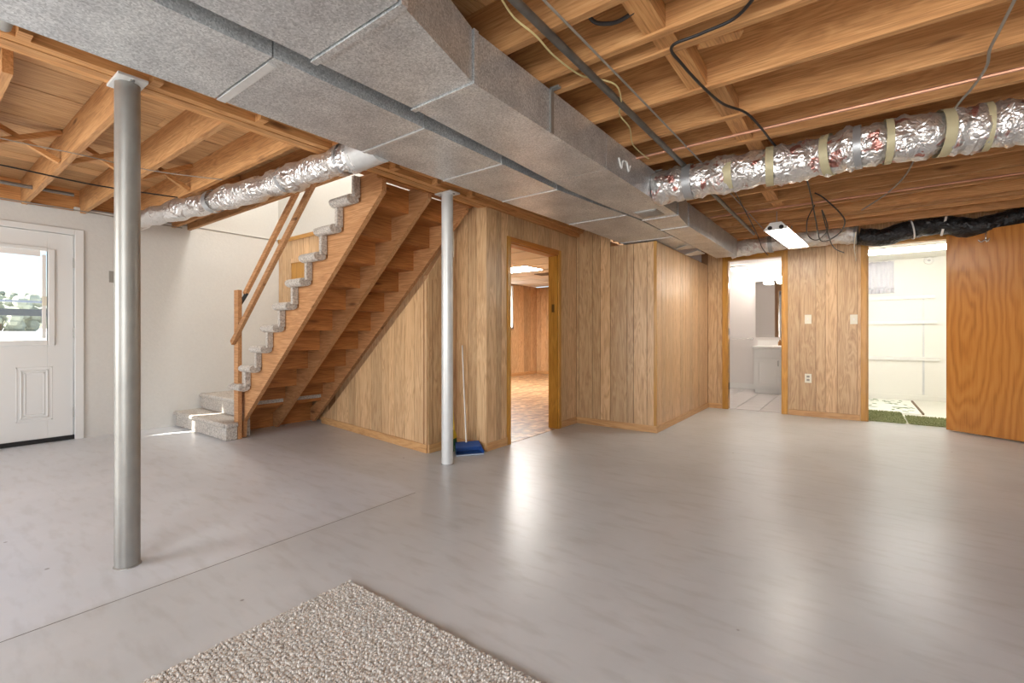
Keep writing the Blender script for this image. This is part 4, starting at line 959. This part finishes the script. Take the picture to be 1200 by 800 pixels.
cu = thing('window_curtain', 'sheer white ruffled curtain at the small laundry window', 'curtain', (LXB - .03, -.38, 1.72))
def ruffle(y0, y1, z0, z1, amp, waves, n=60, rows=8):
    m = MB(); v, f = [], []
    for r in range(rows + 1):
        for k in range(n + 1):
            t = k/n; z = z1 + (z0-z1)*r/rows
            v.append((LXB - .035 + amp*(.4 + .6*r/rows)*math.sin(t*waves*6.283 + .6*math.sin(r*.7)), y0 + (y1-y0)*t, z))
    for r in range(rows):
        for k in range(n):
            a = r*(n+1)+k; f.append((a, a+1, a+n+2, a+n+1))
    return m.add(v, f)
m_, N_, L_, b_ = mat('sheer_curtain'); b_.inputs['Base Color'].default_value = lin((232, 230, 236)); b_.inputs['Roughness'].default_value = .8; b_.inputs['Alpha'].default_value = .82
SHEER = m_
cpan = ruffle(-.53, .0, 1.80, 2.25, .014, 7).build('curtain_panel', SHEER, cu, smooth=True); sm = cpan.modifiers.new('thickness', 'SOLIDIFY'); sm.thickness = .002
cruf = ruffle(-.54, .0, 1.73, 1.80, .02, 11).build('ruffle', SHEER, cu, smooth=True); sm = cruf.modifiers.new('thickness', 'SOLIDIFY'); sm.thickness = .002
MB().tube([(LXB - .03, -.56, 2.25), (LXB - .03, .02, 2.25)], .007, 8).build('curtain_rod', WHITE, cu)
ss = thing('shelf_standard', 'slotted metal shelf standard on the cream laundry wall', 'shelf bracket', (LXB, -.89, .1))
ch = MB().box(LXB - .002, LXB, -.905, -.88, .10, 1.69)
for a in (-.905, -.887): ch.box(LXB - .014, LXB - .002, a, a + .007, .10, 1.69)
ch.build('channel', STEELW, ss)
rung = None
for q in range(35):
    if rung is None: rung = box(LXB - .014, LXB - .011, -.898, -.887, 0, .024).build('rung', STEELW, ss); o = rung
    else: o = rung.copy(); COL.objects.link(o)
    o.location = (0, 0, .105 + q*.046)
for z, y1, lab in ((1.62, -1.03, 'topmost thin white shelf rail in the laundry room'), (1.22, -1.05, 'middle thin white shelf rail in the laundry room'), (.64, -1.08, 'lowest thin white shelf rail in the laundry room')):
    t = thing('shelf_rail', lab, 'shelf', (LXB - .02, -.5, z))
    box(LXB - .035, LXB - .0005, y1, .02, z, z + .045).build('cleat', WHITE, t, bevel=.002); box(LXB - .045, LXB - .001, y1 + .02, .02, z + .045, z + .055).build('lip', WHITE, t)
sm_ = thing('smoke_alarm', 'small round white alarm high on the cream laundry wall', 'alarm', (LXB, -.96, 2.2))
MB().tube([(LXB, -.955, 2.215), (LXB - .03, -.955, 2.215), (LXB - .04, -.955, 2.215)], [.06, .055, .035], 20).build('casing', WHITE, sm_, smooth=True)
MB().tube([(LXB - .04, -.955, 2.215), (LXB - .043, -.955, 2.215)], .02, 14).build('grille', STEEL, sm_)
ll = thing('laundry_light', 'lit long fluorescent wrap fixture just inside the laundry doorway', 'ceiling light', (8.0, -.6, 2.2))
box(8.0, 8.16, -1.25, -.02, 2.205, 2.27).build('housing', WHITE, ll, bevel=.004)
MB().prism([(8.015, 2.207), (8.03, 2.155), (8.13, 2.155), (8.145, 2.207)], -1.24, -.03, 'y').build('lens', LAUNTUBE, ll)
# mats
def mat_rug(x0, x1, y0, y1, lab, r=.07):
    pts = []
    for cx_, cy_, a0_ in ((x1-r, y1-r, 0), (x0+r, y1-r, 90), (x0+r, y0+r, 180), (x1-r, y0+r, 270)):
        for q in range(5): a = math.radians(a0_ + q*22.5); pts.append((cx_ + r*math.cos(a), cy_ + r*math.sin(a)))
    t = tag(MB().prism(pts, .002, .014, 'z').build('floor_mat', GREENMAT, None), lab, 'mat', 'green mats inside the laundry doorway')
    m = MB(); rr = random.Random(int(y0*100) + 900)
    yy = y0 + .008
    while yy < y1 - .004:
        xx = x0 + .008
        while xx < x1 - .004:
            m.bar((xx + rr.uniform(-.004, .004), yy + rr.uniform(-.004, .004), .012), (xx + rr.uniform(-.008, .008), yy + rr.uniform(-.008, .008), .026 + rr.uniform(0, .006)), .008, .008, (0, 1, 0)); xx += .02
        yy += .018
    p = m.build('pile', GREENMAT, t); p['kind'] = 'stuff'
mat_rug(7.10, 7.98, -.505, .02, 'green shaggy floor mat in the laundry nearer the bathroom')
mat_rug(7.10, 7.72, -1.12, -.525, 'green shaggy floor mat in the laundry beside the plywood door')
fm = tag(box(8.02, 9.55, -.72, .0, .001, .010).build('patterned_mat', plain('white_mat_cloth', (236, 236, 226), .85)), 'white floor mat with scattered green leaf marks in the laundry', 'mat')
lf = None; LG = plain('leaf_green', (112, 134, 96), .8)
for q in range(44):
    x, y_, a = rnd.uniform(8.08, 9.5), rnd.uniform(-.68, -.03), rnd.uniform(0, 6.28)
    if lf is None: lf = MB().prism([(-.045, 0), (-.015, .018), (.03, .014), (.05, 0), (.02, -.016), (-.02, -.014)], .010, .0115, 'z').build('leaf_print', LG, fm); o = lf
    else: o = lf.copy(); COL.objects.link(o)
    o.location = (x, y_, 0); o.rotation_euler = (0, 0, a); o.scale = (rnd.uniform(.7, 1.5), rnd.uniform(.8, 1.6), 1)
MB().bar((8.02, -.735, .012), (9.5, -.735, .012), .02, .02).build('mat_edge', plain('brown_edge', (120, 100, 76), .8), fm)
